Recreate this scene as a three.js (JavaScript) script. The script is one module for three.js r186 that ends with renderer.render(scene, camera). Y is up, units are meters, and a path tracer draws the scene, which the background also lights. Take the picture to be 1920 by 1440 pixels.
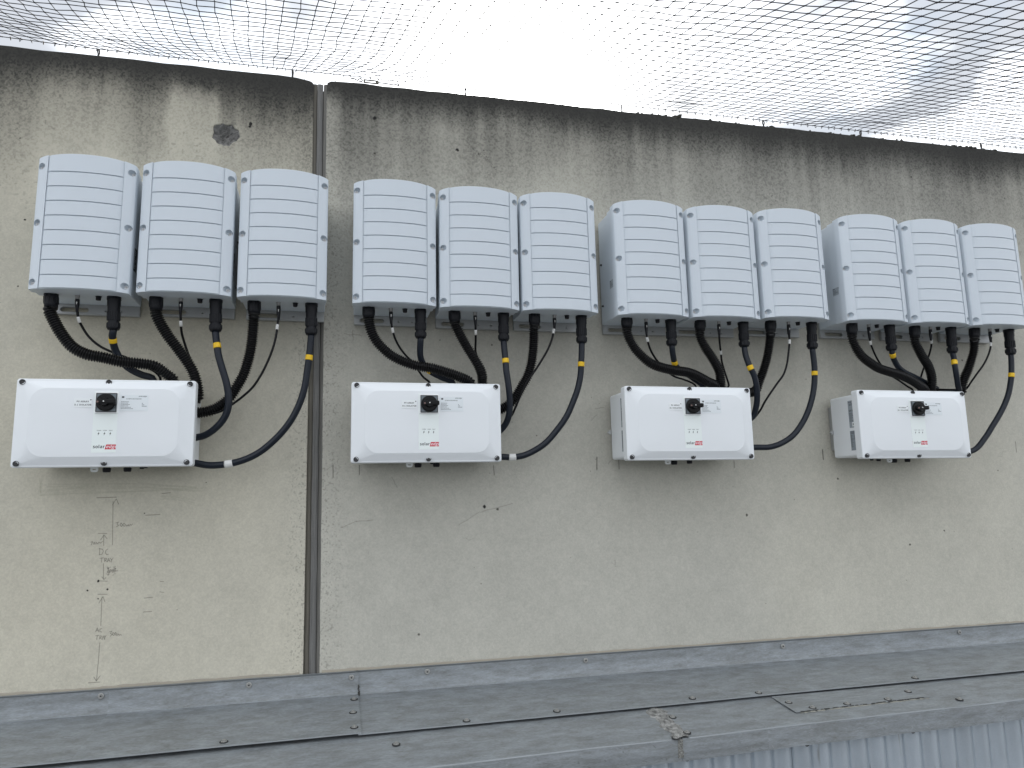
import * as THREE from 'three';
import { mergeGeometries, mergeVertices, toCreasedNormals } from 'three/addons/utils/BufferGeometryUtils.js';
import { RoundedBoxGeometry } from 'three/addons/geometries/RoundedBoxGeometry.js';
import { Brush, Evaluator, SUBTRACTION } from 'three-bvh-csg';

// ---------------------------------------------------------------- camera, sky, sun, exposure
const scene = new THREE.Scene();
const camera = new THREE.PerspectiveCamera(54.76, 1024 / 768, 0.05, 500);
camera.position.set(0.764, 1.612, 3.0);
camera.quaternion.setFromRotationMatrix(new THREE.Matrix4().makeBasis(
  new THREE.Vector3(0.9734, -0.0213, 0.2281), new THREE.Vector3(-0.0147, 0.9878, 0.1551), new THREE.Vector3(-0.2286, -0.1544, 0.9612)));
const renderer = new THREE.WebGLRenderer({ antialias: true });
renderer.toneMapping = THREE.LinearToneMapping;
renderer.toneMappingExposure = 2.02;
renderer.shadowMap.enabled = true;

// seeded random and lattice noise
let seed = 20240611;
const rnd = () => { seed = (seed * 1664525 + 1013904223) >>> 0; return seed / 4294967296; };
const LAT = new Float32Array(65536); for (let i = 0; i < 65536; i++) LAT[i] = rnd();
function vn(x, y) {
  const xi = Math.floor(x), yi = Math.floor(y); let fx = x - xi, fy = y - yi;
  fx = fx * fx * (3 - 2 * fx); fy = fy * fy * (3 - 2 * fy);
  const a = xi & 255, b = (xi + 1) & 255, c = (yi & 255) << 8, d = ((yi + 1) & 255) << 8;
  const p = LAT[a + c], q = LAT[b + c], r = LAT[a + d], s = LAT[b + d];
  return p + (q - p) * fx + (r - p) * fy + (p - q - r + s) * fx * fy;
}
const fbm = (x, y, o = 4) => { let v = 0, a = .5, t = 0; for (let i = 0; i < o; i++) { v += a * vn(x, y); t += a; a *= .5; x = x * 2.03 + 17.3; y = y * 2.03 + 9.1; } return v / t; };
const clamp = (v, a = 0, b = 1) => Math.min(b, Math.max(a, v));
const sst = (a, b, v) => { v = clamp((v - a) / (b - a)); return v * v * (3 - 2 * v); };
const lerp = (a, b, t) => a + (b - a) * t;
const s8 = v => 255 * (v <= .0031308 ? 12.92 * v : 1.055 * Math.pow(v, 1 / 2.4) - .055);   // linear to sRGB byte

const sunDir = new THREE.Vector3(0.2226, 0.5377, -0.8132).normalize();
{ // broken bright cloud all round, brightest about the veiled sun
  const W = 1024, H = 512, data = new Float32Array(W * H * 4), g = (d, x, y, z) => d.x * x + d.y * y + d.z * z;
  const gaps = [[-0.172, 0.536, -0.827, 2.6], [-0.155, 0.56, -0.815, 1.5], [0.62, 0.462, -0.634, 1.5], [0.609, 0.497, -0.619, 1.2], [0.563, 0.428, -0.707, 1.1]].map(([x, y, z, w]) => [new THREE.Vector3(x, y, z).normalize(), w]);
  for (let j = 0; j < H; j++) for (let i = 0; i < W; i++) {
    const u = (i + .5) / W, v = (j + .5) / H, th = (u - .5) * 2 * Math.PI, ph = (v - .5) * Math.PI;
    const d = { x: Math.cos(ph) * Math.cos(th), y: Math.sin(ph), z: Math.cos(ph) * Math.sin(th) };
    const k = 1 / (Math.max(d.y, 0) + .22), px = d.x * k * 2.6 + 40, pz = d.z * k * 2.6 + 40;
    const wx = fbm(px * 1.3 + 5, pz * 1.3, 3) - .5, wz = fbm(px * 1.3 + 61, pz * 1.3 + 7, 3) - .5;
    const a = fbm(px + wx * 1.2, pz + wz * 1.2, 6), b = fbm(px * 2.3 + 90 + wx, pz * 2.3 + wz, 5);
    let gap = sst(.64, .78, a) * .6;
    for (const [q, w] of gaps) { const ang = Math.acos(clamp(g(d, q.x, q.y, q.z), -1, 1)) * 57.3; gap = Math.max(gap, .5 * sst(1.2, .1, ang / w + (b - .5) * 3.2 + (fbm(px * 7, pz * 7 + 30, 3) - .5) * 2.4)); }
    const banks = [[.604, .497, -.623, 8], [.662, .404, -.631, 7], [.438, .507, -.743, 6], [-.304, .501, -.811, 8], [-.07, .537, -.841, 5], [.53, .45, -.72, 6]];
    let bank = 0; for (const [x, y, z, w] of banks) bank = Math.max(bank, Math.exp(-((Math.acos(clamp(g(d, x, y, z), -1, 1)) * 57.3 / w) ** 2)));
    const dark = clamp(.42 * bank + sst(.40, .60, b * .62 + a * .38) + .75 * (fbm(px * 5 + 12, pz * 5, 4) - .5));
    let c = [lerp(1.10, .345, dark), lerp(1.14, .365, dark), lerp(1.20, .40, dark)];
    const blue = [.28, .345, .43]; for (let n = 0; n < 3; n++) c[n] = lerp(c[n], blue[n], gap * .8);
    const ang = Math.acos(clamp(g(d, sunDir.x, sunDir.y, sunDir.z), -1, 1)) * 57.3;
    const glow = 7 * Math.exp(-((ang / 5.5) ** 2)) + .5 * Math.exp(-((ang / 11) ** 2)) + .04 * Math.exp(-ang / 30);
    for (let n = 0; n < 3; n++) c[n] = c[n] + glow * [1, .99, .96][n];
    if (d.y < 0) { const t = sst(0, -.06, d.y); for (let n = 0; n < 3; n++) c[n] = lerp(c[n], [.3, .3, .29][n], t); }
    const o = (j * W + i) * 4; data[o] = c[0]; data[o + 1] = c[1]; data[o + 2] = c[2]; data[o + 3] = 1;
  }
  const sky = new THREE.DataTexture(data, W, H, THREE.RGBAFormat, THREE.FloatType);
  sky.mapping = THREE.EquirectangularReflectionMapping; sky.magFilter = sky.minFilter = THREE.LinearFilter; sky.wrapS = THREE.RepeatWrapping; sky.needsUpdate = true;
  scene.background = sky; scene.environment = sky;
}
const sun = new THREE.DirectionalLight(0xfff3e2, 1.0);
sun.position.copy(sunDir).multiplyScalar(30).add(new THREE.Vector3(1.8, 2, 0)); sun.target.position.set(1.8, 2, 0);
sun.castShadow = true; sun.shadow.radius = 25; sun.shadow.mapSize.set(2048, 2048);
Object.assign(sun.shadow.camera, { left: -9, right: 9, top: 9, bottom: -9, near: 1, far: 70 });
scene.add(sun, sun.target);

// ---------------------------------------------------------------- helpers
const taken = {};
const numbered = n => { const k = taken[n] = (taken[n] ?? -1) + 1; return k ? `${n}_${String(k).padStart(3, '0')}` : n; };
const tag = (o, label, category, group) => { Object.assign(o.userData, { label, category }); if (group) o.userData.group = group; return o; };
function obj(name, geo, mat, parent) {
  const m = new THREE.Mesh(geo, mat); m.name = parent ? name : numbered(name); m.castShadow = m.receiveShadow = true; (parent || scene).add(m); return m;
}
function thing(name, label, category, pos = [0, 0, 0], group) {
  const o = new THREE.Group(); o.name = numbered(name); o.position.set(...pos); scene.add(o); return tag(o, label, category, group);
}
function struct(name, geo, mat) { const m = obj(name, geo, mat); m.userData.kind = 'structure'; return m; }
const at = (g, x, y, z) => g.translate(x, y, z);
const box = (w, h, d, x = 0, y = 0, z = 0, r = .002) => at(new RoundedBoxGeometry(w, h, d, 2, Math.min(r, w / 2.1, h / 2.1, d / 2.1)), x, y, z);
const merge = a => mergeGeometries(a.map(g => { const n = g.index ? g.toNonIndexed() : g.clone(); for (const k of Object.keys(n.attributes)) if (!['position', 'normal', 'uv'].includes(k)) n.deleteAttribute(k); return n; }));
const lathe = (pts, seg = 20) => new THREE.LatheGeometry(pts.map(p => new THREE.Vector2(...p)), seg);
const crease = (g, a = .6) => toCreasedNormals(g, a);
function gridGeo(nu, nv, f) {   // (u,v) -> [x,y,z], uv taken as given by f[3..4] or u,v
  const p = [], uv = [], ix = [];
  for (let j = 0; j <= nv; j++) for (let i = 0; i <= nu; i++) { const q = f(i / nu, j / nv); p.push(q[0], q[1], q[2]); uv.push(q[3] ?? i / nu, q[4] ?? j / nv); }
  for (let j = 0; j < nv; j++) for (let i = 0; i < nu; i++) { const a = j * (nu + 1) + i, b = a + 1, c = a + nu + 1, d = c + 1; ix.push(a, b, d, a, d, c); }
  const g = new THREE.BufferGeometry(); g.setAttribute('position', new THREE.Float32BufferAttribute(p, 3)); g.setAttribute('uv', new THREE.Float32BufferAttribute(uv, 2)); g.setIndex(ix); g.computeVertexNormals(); return g;
}
function sweep(curve, steps, segs, radius, t0 = 0, t1 = 1) {   // round tube whose radius follows t; ends closed
  const p = [], ix = [], uv = []; const T = []; for (let i = 0; i <= steps; i++) T.push(lerp(t0, t1, i / steps));
  const P = T.map(t => curve.getPointAt(t)), D = T.map(t => curve.getTangentAt(t));
  let n = new THREE.Vector3(0, 0, 1); n.addScaledVector(D[0], -n.dot(D[0])).normalize(); const b = new THREE.Vector3();
  const ring = (c, r, v) => { for (let k = 0; k <= segs; k++) { const a = k / segs * 2 * Math.PI; p.push(c.x + (n.x * Math.cos(a) + b.x * Math.sin(a)) * r, c.y + (n.y * Math.cos(a) + b.y * Math.sin(a)) * r, c.z + (n.z * Math.cos(a) + b.z * Math.sin(a)) * r); uv.push(k / segs, v); } };
  let rows = 0;
  for (let i = 0; i <= steps; i++) {
    n.addScaledVector(D[i], -n.dot(D[i])).normalize(); b.crossVectors(D[i], n);
    if (i === 0) { ring(P[i], 0.0002, 0); rows++; }
    ring(P[i], radius(T[i]), T[i]); rows++;
    if (i === steps) { ring(P[i], 0.0002, 1); rows++; }
  }
  for (let j = 0; j < rows - 1; j++) for (let k = 0; k < segs; k++) { const a = j * (segs + 1) + k, c = a + segs + 1; ix.push(a, a + 1, c + 1, a, c + 1, c); }
  const g = new THREE.BufferGeometry(); g.setAttribute('position', new THREE.Float32BufferAttribute(p, 3)); g.setAttribute('uv', new THREE.Float32BufferAttribute(uv, 2)); g.setIndex(ix); g.computeVertexNormals(); return g;
}
function canvasOf(w, h) { const c = document.createElement('canvas'); c.width = w; c.height = h; return c; }
function texOf(c, srgb = true) { const t = new THREE.CanvasTexture(c); if (srgb) t.colorSpace = THREE.SRGBColorSpace; t.magFilter = THREE.LinearFilter; t.anisotropy = 8; return t; }
function paint(W, H, f) { const c = canvasOf(W, H), x = c.getContext('2d'), im = x.createImageData(W, H); for (let j = 0; j < H; j++) for (let i = 0; i < W; i++) { const q = f(i, j), o = (j * W + i) * 4; im.data[o] = q[0]; im.data[o + 1] = q[1]; im.data[o + 2] = q[2]; im.data[o + 3] = 255; } x.putImageData(im, 0, 0); return [c, x]; }
const std = (rgb, roughness = .6, extra = {}) => new THREE.MeshStandardMaterial({ color: new THREE.Color().setRGB(...rgb), roughness, metalness: 0, ...extra });
const ORD = ['first', 'second', 'third', 'fourth', 'fifth', 'sixth', 'seventh', 'eighth', 'ninth'];

// ---------------------------------------------------------------- roof deck underfoot
const WALL_TOP = 3.391, WALL_BASE = 0.0;
{
  const [c] = paint(512, 512, (i, j) => { const v = .125 + .07 * (fbm(i / 30, j / 30, 4) - .5) + .05 * (rnd() - .5); return [s8(v), s8(v * 1.01), s8(v * .99)]; });
  const t = texOf(c); t.wrapS = t.wrapT = THREE.RepeatWrapping; t.repeat.set(80, 80);
  const g = new THREE.PlaneGeometry(240, 240).rotateX(-Math.PI / 2);
  struct('roof_deck', g, std([1, 1, 1], .8, { map: t }));
}

// ---------------------------------------------------------------- precast concrete wall
const grainTex = (() => { const [c] = paint(512, 512, (i, j) => { const v = 255 * clamp(.5 + .5 * (fbm(i / 4, j / 4, 3) - .5) + .35 * (rnd() - .5) + .3 * (fbm(i / 40, j / 40, 3) - .5)); return [v, v, v]; }); const t = texOf(c, false); t.wrapS = t.wrapT = THREE.RepeatWrapping; return t; })();
const PENCIL = [[[-0.083,1.652],[-0.018,1.653]],[[-0.022,1.482],[-0.025,1.549],[-0.028,1.638]],[[-0.03,1.625],[-0.018,1.647],[-0.01,1.628]],[[0.083,1.585],[0.132,1.587]],[[0.135,1.663],[0.165,1.665]],[[-0.072,1.525],[-0.043,1.523]],[[-0.05,1.48],[-0.052,1.518]],[[-0.061,1.502],[-0.052,1.518],[-0.04,1.504]],[[-0.047,1.417],[-0.044,1.364]],[[-0.05,1.371],[-0.043,1.36],[-0.037,1.367]],[[-0.06,1.357],[-0.031,1.355]],[[-0.06,1.31],[-0.029,1.309]],[[-0.045,1.299],[-0.045,1.25],[-0.044,1.201]],[[-0.055,1.279],[-0.043,1.302],[-0.035,1.283]],[[-0.043,1.144],[-0.045,1.08],[-0.047,1.015]],[[-0.056,1.029],[-0.047,1.014],[-0.035,1.032]],[[-0.072,1.01],[-0.035,1.01]],[[0.144,1.345],[0.156,1.345]],[[0.144,1.308],[0.159,1.307]],[[0.094,1.29],[0.123,1.291]],[[0.093,1.241],[0.122,1.242]],[[-0.015,1.56],[-0.007,1.563],[-0.011,1.555],[-0.005,1.551],[-0.012,1.546]],[[0.002,1.559],[-0.001,1.551],[0.004,1.546],[0.008,1.553],[0.002,1.559]],[[0.012,1.558],[0.009,1.551],[0.014,1.546],[0.018,1.552],[0.012,1.558]],[[0.02,1.546],[0.022,1.552],[0.025,1.547],[0.027,1.553],[0.03,1.547],[0.033,1.554],[0.037,1.549],[0.041,1.555]],[[-0.094,1.494],[-0.087,1.495],[-0.091,1.484]],[[-0.084,1.492],[-0.084,1.486],[-0.08,1.487],[-0.08,1.492],[-0.084,1.492]],[[-0.077,1.486],[-0.075,1.492],[-0.07,1.487],[-0.067,1.493],[-0.063,1.489],[-0.054,1.496]],[[-0.063,1.471],[-0.062,1.448]],[[-0.064,1.47],[-0.054,1.468],[-0.05,1.46],[-0.054,1.45],[-0.062,1.448]],[[-0.036,1.468],[-0.042,1.464],[-0.044,1.455],[-0.039,1.448],[-0.033,1.449]],[[-0.06,1.436],[-0.048,1.437]],[[-0.054,1.437],[-0.054,1.422]],[[-0.045,1.423],[-0.045,1.436],[-0.038,1.434],[-0.039,1.429],[-0.045,1.429],[-0.036,1.423]],[[-0.035,1.422],[-0.032,1.435],[-0.027,1.423]],[[-0.034,1.427],[-0.029,1.427]],[[-0.027,1.435],[-0.022,1.429],[-0.017,1.436]],[[-0.022,1.429],[-0.022,1.421]],[[-0.03,1.398],[-0.031,1.385]],[[-0.025,1.394],[-0.026,1.386],[-0.022,1.387],[-0.021,1.394],[-0.025,1.394]],[[-0.018,1.387],[-0.016,1.393],[-0.012,1.388],[-0.009,1.393],[-0.005,1.389],[0.002,1.39]],[[-0.059,1.181],[-0.055,1.194],[-0.049,1.18]],[[-0.058,1.186],[-0.05,1.186]],[[-0.04,1.192],[-0.046,1.19],[-0.046,1.181],[-0.04,1.18]],[[-0.059,1.168],[-0.048,1.169]],[[-0.053,1.168],[-0.054,1.155]],[[-0.045,1.155],[-0.045,1.167],[-0.04,1.166],[-0.04,1.161],[-0.045,1.161],[-0.038,1.155]],[[-0.036,1.154],[-0.034,1.166],[-0.029,1.154]],[[-0.03,1.166],[-0.028,1.161],[-0.025,1.167]],[[-0.028,1.161],[-0.028,1.153]],[[-0.014,1.179],[-0.006,1.18],[-0.011,1.173],[-0.005,1.169],[-0.011,1.164]],[[-0.003,1.176],[-0.004,1.168],[0.001,1.165],[0.003,1.172],[-0.003,1.176]],[[0.005,1.175],[0.005,1.168],[0.009,1.165],[0.011,1.171],[0.005,1.175]],[[0.013,1.165],[0.016,1.17],[0.019,1.165],[0.022,1.168],[0.026,1.165]]];
const TICKS = [[[0.851,1.76],[0.852,1.722]],[[1.391,1.754],[1.394,1.714]],[[1.842,1.785],[1.84,1.729]],[[1.842,1.783],[1.84,1.734]],[[1.941,1.771],[1.94,1.733]],[[2.485,1.763],[2.484,1.732]],[[2.94,1.812],[2.939,1.765]],[[2.938,1.81],[2.938,1.764]],[[4.028,1.845],[4.028,1.79]],[[0.751,1.76],[0.752,1.712]]];
const SMUDGE = [[[-0.269,1.67],[-0.158,1.676],[0.007,1.676],[0.189,1.679],[0.291,1.676]],[[-0.245,1.694],[-0.112,1.696],[0.066,1.694],[0.251,1.679]],[[-0.27,1.725],[-0.269,1.67]],[[0.132,1.648],[0.166,1.652],[0.197,1.643],[0.247,1.629]]];
const CRACKS = [[[0.709,3.063],[0.736,3.072],[0.767,3.072],[0.794,3.079]],[[0.728,3.119],[0.743,3.1],[0.774,3.086],[0.798,3.075],[0.821,3.086]],[[1.31,3.149],[1.331,3.129],[1.356,3.114],[1.376,3.098],[1.397,3.086],[1.407,3.07]],[[1.251,3.13],[1.257,3.12]],[[0.882,3.246],[0.894,3.234],[0.908,3.227]],[[0.713,3.042],[0.744,3.041],[0.767,3.056]],[[0.785,2.291],[0.807,2.284],[0.821,2.287],[0.846,2.286],[0.857,2.281]],[[0.819,2.303],[0.818,2.286],[0.824,2.263]],[[1.844,1.99],[1.882,1.997]],[[1.85,1.969],[1.823,1.939]],[[0.785,1.519],[0.842,1.542],[0.907,1.546]],[[1.245,1.516],[1.333,1.566],[1.467,1.596]],[[0.979,1.711],[1.0,1.669]],[[1.891,1.755],[1.941,1.8]]];
const crater = [0.3054, 3.102];
function concrete(x0, x1, y0, y1, W, H, o) {
  const mx = (x1 - x0) / W, my = (y1 - y0) / H;
  const [c, ctx] = paint(W, H, (i, j) => {
    const x = x0 + (i + .5) * mx, y = y1 - (j + .5) * my, d = y1 - y, X = x + 20, Y = y + 20;
    const big = fbm(X * .9, Y * .7, 3), mid = fbm(X * 7, Y * 7, 3), fine = fbm(X * 190, Y * 190, 2), g = rnd();
    const t = sst(.3, .7, big);
    let r = lerp(o.a[0], o.b[0], t), gg = lerp(o.a[1], o.b[1], t), b = lerp(o.a[2], o.b[2], t);
    let k = 1 + .12 * (mid - .5) + .20 * (fine - .5) + .07 * (vn(X * 45, Y * 45) - .5) + .11 * (g - .5);
    // rain-washed soot and algae running down from the top edge: streaks broken up by the pores they sit in
    const s1 = fbm(X * 2.6 + 3, 4.2, 2), s2 = vn(X * 9.0, 7.7), s3 = vn(X * 31, Y * 1.2), s4 = vn(X * 75, Y * 2.6);
    const run = Math.pow(clamp(1 - d / (o.run(x) * (.45 + .95 * s1 + .25 * (s2 - .5)))), 1.12) * (.95 + .24 * (s3 - .5) + .14 * (s4 - .5) + .32 * (s2 - .5) + .5 * (vn(X * 4, Y * 3) - .5));
    const crust = sst(1.15, .15, d / (o.crust(x) * (.65 + .7 * s1 + .16 * (s3 - .5) + .22 * (vn(X * 9, Y * 7) - .5))));
    const pore = sst(.50, .66, fbm(X * 170, Y * 150, 2) + .08 * (g - .5));
    const clean = o.clean ? o.clean(x, y, mid) : 0;
    let cov = clamp(1 - (1 - crust * .965) * (1 - clamp(run * (1 - .5 * clean)) * .84));
    cov = clamp(cov + ((pore - .42) * .30 + (fine - .5) * .62) * Math.sqrt(cov * (1 - cov)));
    // pinholes
    const pin = sst(.80, .86, vn(X * 95, Y * 95)) * sst(.55, .75, vn(X * 6 + 9, Y * 6)) * .5 * sst(1.3, .2, d) + sst(.70, .80, vn(X * 210, Y * 190)) * o.edge(x) * .6;
    k *= 1 - .5 * clamp(pin);
    r *= k; gg *= k; b *= k;
    r = lerp(r, .021 + .016 * fine, cov); gg = lerp(gg, .0205 + .016 * fine, cov); b = lerp(b, .019 + .013 * fine, cov);
    return [s8(clamp(r)), s8(clamp(gg)), s8(clamp(b))];
  });
  const P = ([x, y]) => [(x - x0) / mx, (y1 - y) / my];
  ctx.lineCap = 'round'; ctx.lineJoin = 'round';
  const line = (pts, w, col, j = 0) => { ctx.strokeStyle = col; ctx.lineWidth = w / mx; ctx.beginPath(); pts.forEach((p, n) => { const q = P([p[0] + (rnd() - .5) * j, p[1] + (rnd() - .5) * j]); n ? ctx.lineTo(...q) : ctx.moveTo(...q); }); ctx.stroke(); };
  const dot = (p, r, col) => { ctx.fillStyle = col; ctx.beginPath(); const q = P(p); for (let a = 0; a < 9; a++) { const rr = r / mx * (.65 + .6 * rnd()); ctx.lineTo(q[0] + rr * Math.cos(a * .7), q[1] + rr * Math.sin(a * .7)); } ctx.fill(); };
  o.draw(line, dot);
  return texOf(c);
}
const crack = (line, pts, w) => { for (let n = 0; n < pts.length - 1; n++) { const a = pts[n], b = pts[n + 1], seg = []; for (let k = 0; k <= 5; k++) seg.push([lerp(a[0], b[0], k / 5), lerp(a[1], b[1], k / 5)]); line(seg, w, 'rgba(48,46,42,.42)', .0035); } };
const LX0 = -2.35, RX1 = 5.9;
const texL = concrete(LX0, .66, .95, WALL_TOP, 2048, 1660, {
  a: [.515, .488, .40], b: [.48, .462, .392], crust: x => .19 + .06 * sst(.2, .5, x) + .04 * sst(0, -.5, x), run: x => .78,
  clean: (x, y, m) => sst(.075, .105, x + (m - .5) * .05) * sst(.30, .265, x + (m - .5) * .05) * sst(3.31, 3.27, y + (m - .5) * .04) * sst(2.9, 3.05, y), edge: x => sst(.54, .645, x),
  draw: (line, dot) => {
    for (const s of SMUDGE) for (let k = 0; k < 5; k++) line(s.map(p => [p[0], p[1] + (k - 2) * .004]), .004, 'rgba(80,77,70,.05)', .008);
    for (const s of PENCIL) line(s, .0021, 'rgba(58,56,52,.46)', .0012);
    for (const [p, r] of [[[-.061, 1.356], .0042], [[-.094, 1.325], .0034], [[-.029, 1.326], .0036], [[-.058, 1.295], .0026], [[-.39, 2.691], .004], [[.4, 3.156], .008], [[.398, 3.145], .005]]) dot(p, r, 'rgba(24,23,21,.92)');
    for (let k = 0; k < 60; k++) dot([-.02 + (rnd() - .5) * .03, 1.39 + (rnd() - .5) * .03], .002, 'rgba(60,58,54,.25)');
    for (let k = 0; k < 26; k++) { const x = lerp(-1.6, .6, rnd()), y = lerp(1.1, 3.2, rnd()); dot([x, y], .0012 + .0022 * rnd() ** 3, 'rgba(40,37,32,.8)'); }
    for (let k = 0; k < 5; k++) line([[lerp(-.5, .6, rnd()), 3.2], [lerp(-.5, .6, rnd()), 3.2]].map((p, n, a) => n ? [a[0][0] + .005, a[0][1] + .035] : p), .0012, 'rgba(170,165,150,.35)', .002);
    crack(line, [[.33, 3.06], [.38, 3.09], [.43, 3.085]], .0014);
  },
});
const texR = concrete(.69, RX1, .95, WALL_TOP, 2048, 960, {
  a: [.475, .46, .395], b: [.44, .43, .378], crust: x => .16 + .05 * sst(1.4, 3, x) - .02 * sst(.9, .7, x), run: x => .85, edge: x => sst(.86, .71, x),
  clean: (x, y, m) => sst(.80, .735, x + (m - .5) * .05) * .8,
  draw: (line, dot) => {
    for (const s of TICKS) line(s, .0022, 'rgba(48,46,44,.7)', .0015);
    for (const s of CRACKS) crack(line, s, .0016);
    for (const [p, r] of [[[1.351, 1.587], .0075], [[.901, 3.234], .009], [[1.256, 3.123], .007], [[1.394, 2.26], .003]]) dot(p, r, 'rgba(22,21,20,.92)');
    for (let k = 0; k < 90; k++) { const x = lerp(.75, 5.8, rnd()), y = lerp(1.1, 3.2, rnd()); dot([x, y], .0014 + .004 * rnd() ** 3, 'rgba(44,41,37,.75)'); }
    for (let k = 0; k < 40; k++) { const x = 1.30 + .13 * rnd(), y = 3.15 - (x - 1.30) * .7 + .03 * (rnd() - .5); dot([x, y], .0022 * rnd() ** 2 + .0008, 'rgba(40,38,34,.55)'); }
    for (let k = 0; k < 40; k++) { const x = 2.70 + .16 * rnd(), y = 2.98 + .10 * rnd(); dot([x, y], .0026 * rnd() ** 2 + .0008, 'rgba(40,38,34,.5)'); }
    for (let k = 0; k < 9; k++) { const x = lerp(1, 5, rnd()), y = lerp(1.1, 2, rnd()); const p = [[x, y]]; for (let n = 0; n < 4; n++) p.push([p[n][0] + .04 * (rnd() - .3), p[n][1] + .05 * (rnd() - .6)]); line(p, .0012, 'rgba(70,66,60,.4)', .003); }
  },
});
{
  const wall = thing('concrete_wall', 'weathered beige precast concrete wall with sooty stained top edge', 'wall');
  const craterPts = []; for (let k = 0; k < 34; k++) { const a = k / 34 * 2 * Math.PI, r = .0465 * (1 + .05 * Math.sin(a * 3 + 1) + .05 * Math.sin(a * 5 + 2.2) + .15 * (rnd() - .5)); craterPts.push([crater[0] + 1.12 * r * Math.cos(a), crater[1] + .98 * r * Math.sin(a)]); }
  const shapeOf = pts => { const s = new THREE.Shape(); pts.forEach((p, n) => n ? s.lineTo(...p) : s.moveTo(...p)); s.closePath(); return s; };
  const panelMat = (t, rep) => { const bm = grainTex.clone(); bm.repeat.set(...rep); bm.needsUpdate = true; return std([1, 1, 1], .93, { map: t, bumpMap: bm, bumpScale: .0009 }); };
  const build = (pts, hole, t, bx, rep) => {
    const s = shapeOf(pts); if (hole) s.holes.push(new THREE.Path(hole.map(p => new THREE.Vector2(...p))));
    const g = new THREE.ExtrudeGeometry(s, { depth: .17, bevelEnabled: true, bevelSize: .004, bevelThickness: .004, bevelSegments: 2, bevelOffset: -.004 });
    g.translate(0, 0, -.174);
    const p = g.attributes.position, uv = g.attributes.uv; for (let i = 0; i < p.count; i++) uv.setXY(i, (p.getX(i) - bx[0]) / (bx[1] - bx[0]), (p.getY(i) - bx[2]) / (bx[3] - bx[2]));
    return obj('panel', g, panelMat(t, rep), wall);
  };
  const topL = [[.647, 3.362], [.641, 3.371], [.63, 3.376], [.60, 3.381], [.575, 3.385]]; for (let x = .5; x > LX0; x -= .11) topL.push([x, WALL_TOP - .0045 * rnd() - (x > .0 ? .004 * x : 0)]);
  const pl = build([[LX0, WALL_BASE], [.657, WALL_BASE], ...topL, [LX0, WALL_TOP]], craterPts, texL, [LX0, .66, .95, WALL_TOP], [5, 4.1]);
  pl.userData.label = 'panel with pencil notes and a broken-out hole';
  const topR = [[RX1, WALL_TOP]]; for (let x = RX1 - .1; x > .78; x -= .09) topR.push([x, WALL_TOP - .005 * rnd()]); topR.push([.735, 3.386], [.716, 3.384], [.706, 3.378], [.698, 3.362]);
  const pr = build([[.716, WALL_BASE], [RX1, WALL_BASE], ...topR], null, texR, [.69, RX1, .95, WALL_TOP], [8.7, 4.1]);
  pr.userData.label = 'longer panel carrying nine inverters';
  // ragged hole: floor of broken aggregate behind the opening
  const N = 26; const cg = gridGeo(N, N, (u, v) => { const x = (u - .5) * .14, y = (v - .5) * .14, rr = Math.hypot(x / 1.12, y) / .048; const lump = .018 * (fbm(u * 9 + 3, v * 9, 3) - .5) + .010 * (vn(u * 24, v * 24) - .5); return [crater[0] + x, crater[1] + y, -.003 - .017 * sst(1.05, .4, rr) + lump * sst(1.25, .8, rr) - .012 * sst(1.0, 1.3, rr)]; });
  const [cc] = paint(128, 128, (i, j) => { const v = .15 + .22 * (fbm(i / 9, j / 9, 3) - .4) + .09 * (rnd() - .5); return [s8(clamp(v)), s8(clamp(v * .98)), s8(clamp(v * .93))]; });
  const hole = obj('broken_patch', crease(cg, .5), std([.8, .8, .8], .95, { map: texOf(cc) }), wall); hole.userData.label = 'dark ragged hole with exposed aggregate';
  // joint between the panels: dark gap, brown bead, grey sealant, thin edge bead
  const [jc] = paint(64, 1024, (i, j) => { const v = .78 + .7 * (fbm(i / 3.2, j / 90, 3) - .5) + .22 * (rnd() - .5) + .5 * (fbm(i / 12, j / 40, 3) - .5); return [s8(clamp(v)), s8(clamp(v)), s8(clamp(v))]; }); const jt = texOf(jc);
  const strip = (name, xa, xb, za, zb, mat, y0 = .93, y1 = 3.366) => {   // leans with the joint: -11 mm from foot to head
    const g = gridGeo(4, 60, (u, v) => { const y = lerp(y0, y1, v), k = (y - .95) / 2.44; return [lerp(xa, xb, u) - .0135 * k + .0012 * (vn(v * 70, u * 2 + xa * 99) - .5), y, lerp(za, zb, u) + .004 * Math.sin(Math.PI * u) + .0016 * (vn(v * 55 + 7, u * 3 + xa * 50) - .5), u, v]; });
    return obj(name, g, mat, wall);
  };
  strip('joint_backing', .640, .735, -.05, -.05, std([.035, .034, .03], .95), .0, 3.36);
  strip('sealant_bead', .6565, .6752, -.010, -.010, std([.13, .12, .098], .8, { map: jt }));
  strip('sealant_strip', .6755, .6985, -.006, -.007, std([.165, .163, .155], .7, { map: jt }));
  strip('sealant_bead', .7005, .7165, -.008, -.002, std([.16, .155, .14], .8, { map: jt }));
  // dry moss and grit along the arris
  const clumps = []; const ico = new THREE.IcosahedronGeometry(1, 0);
  for (let k = 0; k < 900; k++) { const x = k < 760 ? lerp(2.1, 4.9, Math.pow(rnd(), .8)) : lerp(-.6, 2.1, rnd()); const s = (.0025 + .007 * rnd() ** 2) * (k < 760 ? 1 : .5) * (.5 + fbm(x * 6 + 30, 2, 3)); clumps.push(ico.clone().scale(s * (1 + 1.5 * rnd()), s, s * 1.2).rotateZ(rnd()).translate(x, WALL_TOP - .002 + s * .1, -.004 - .05 * rnd())); }
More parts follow.
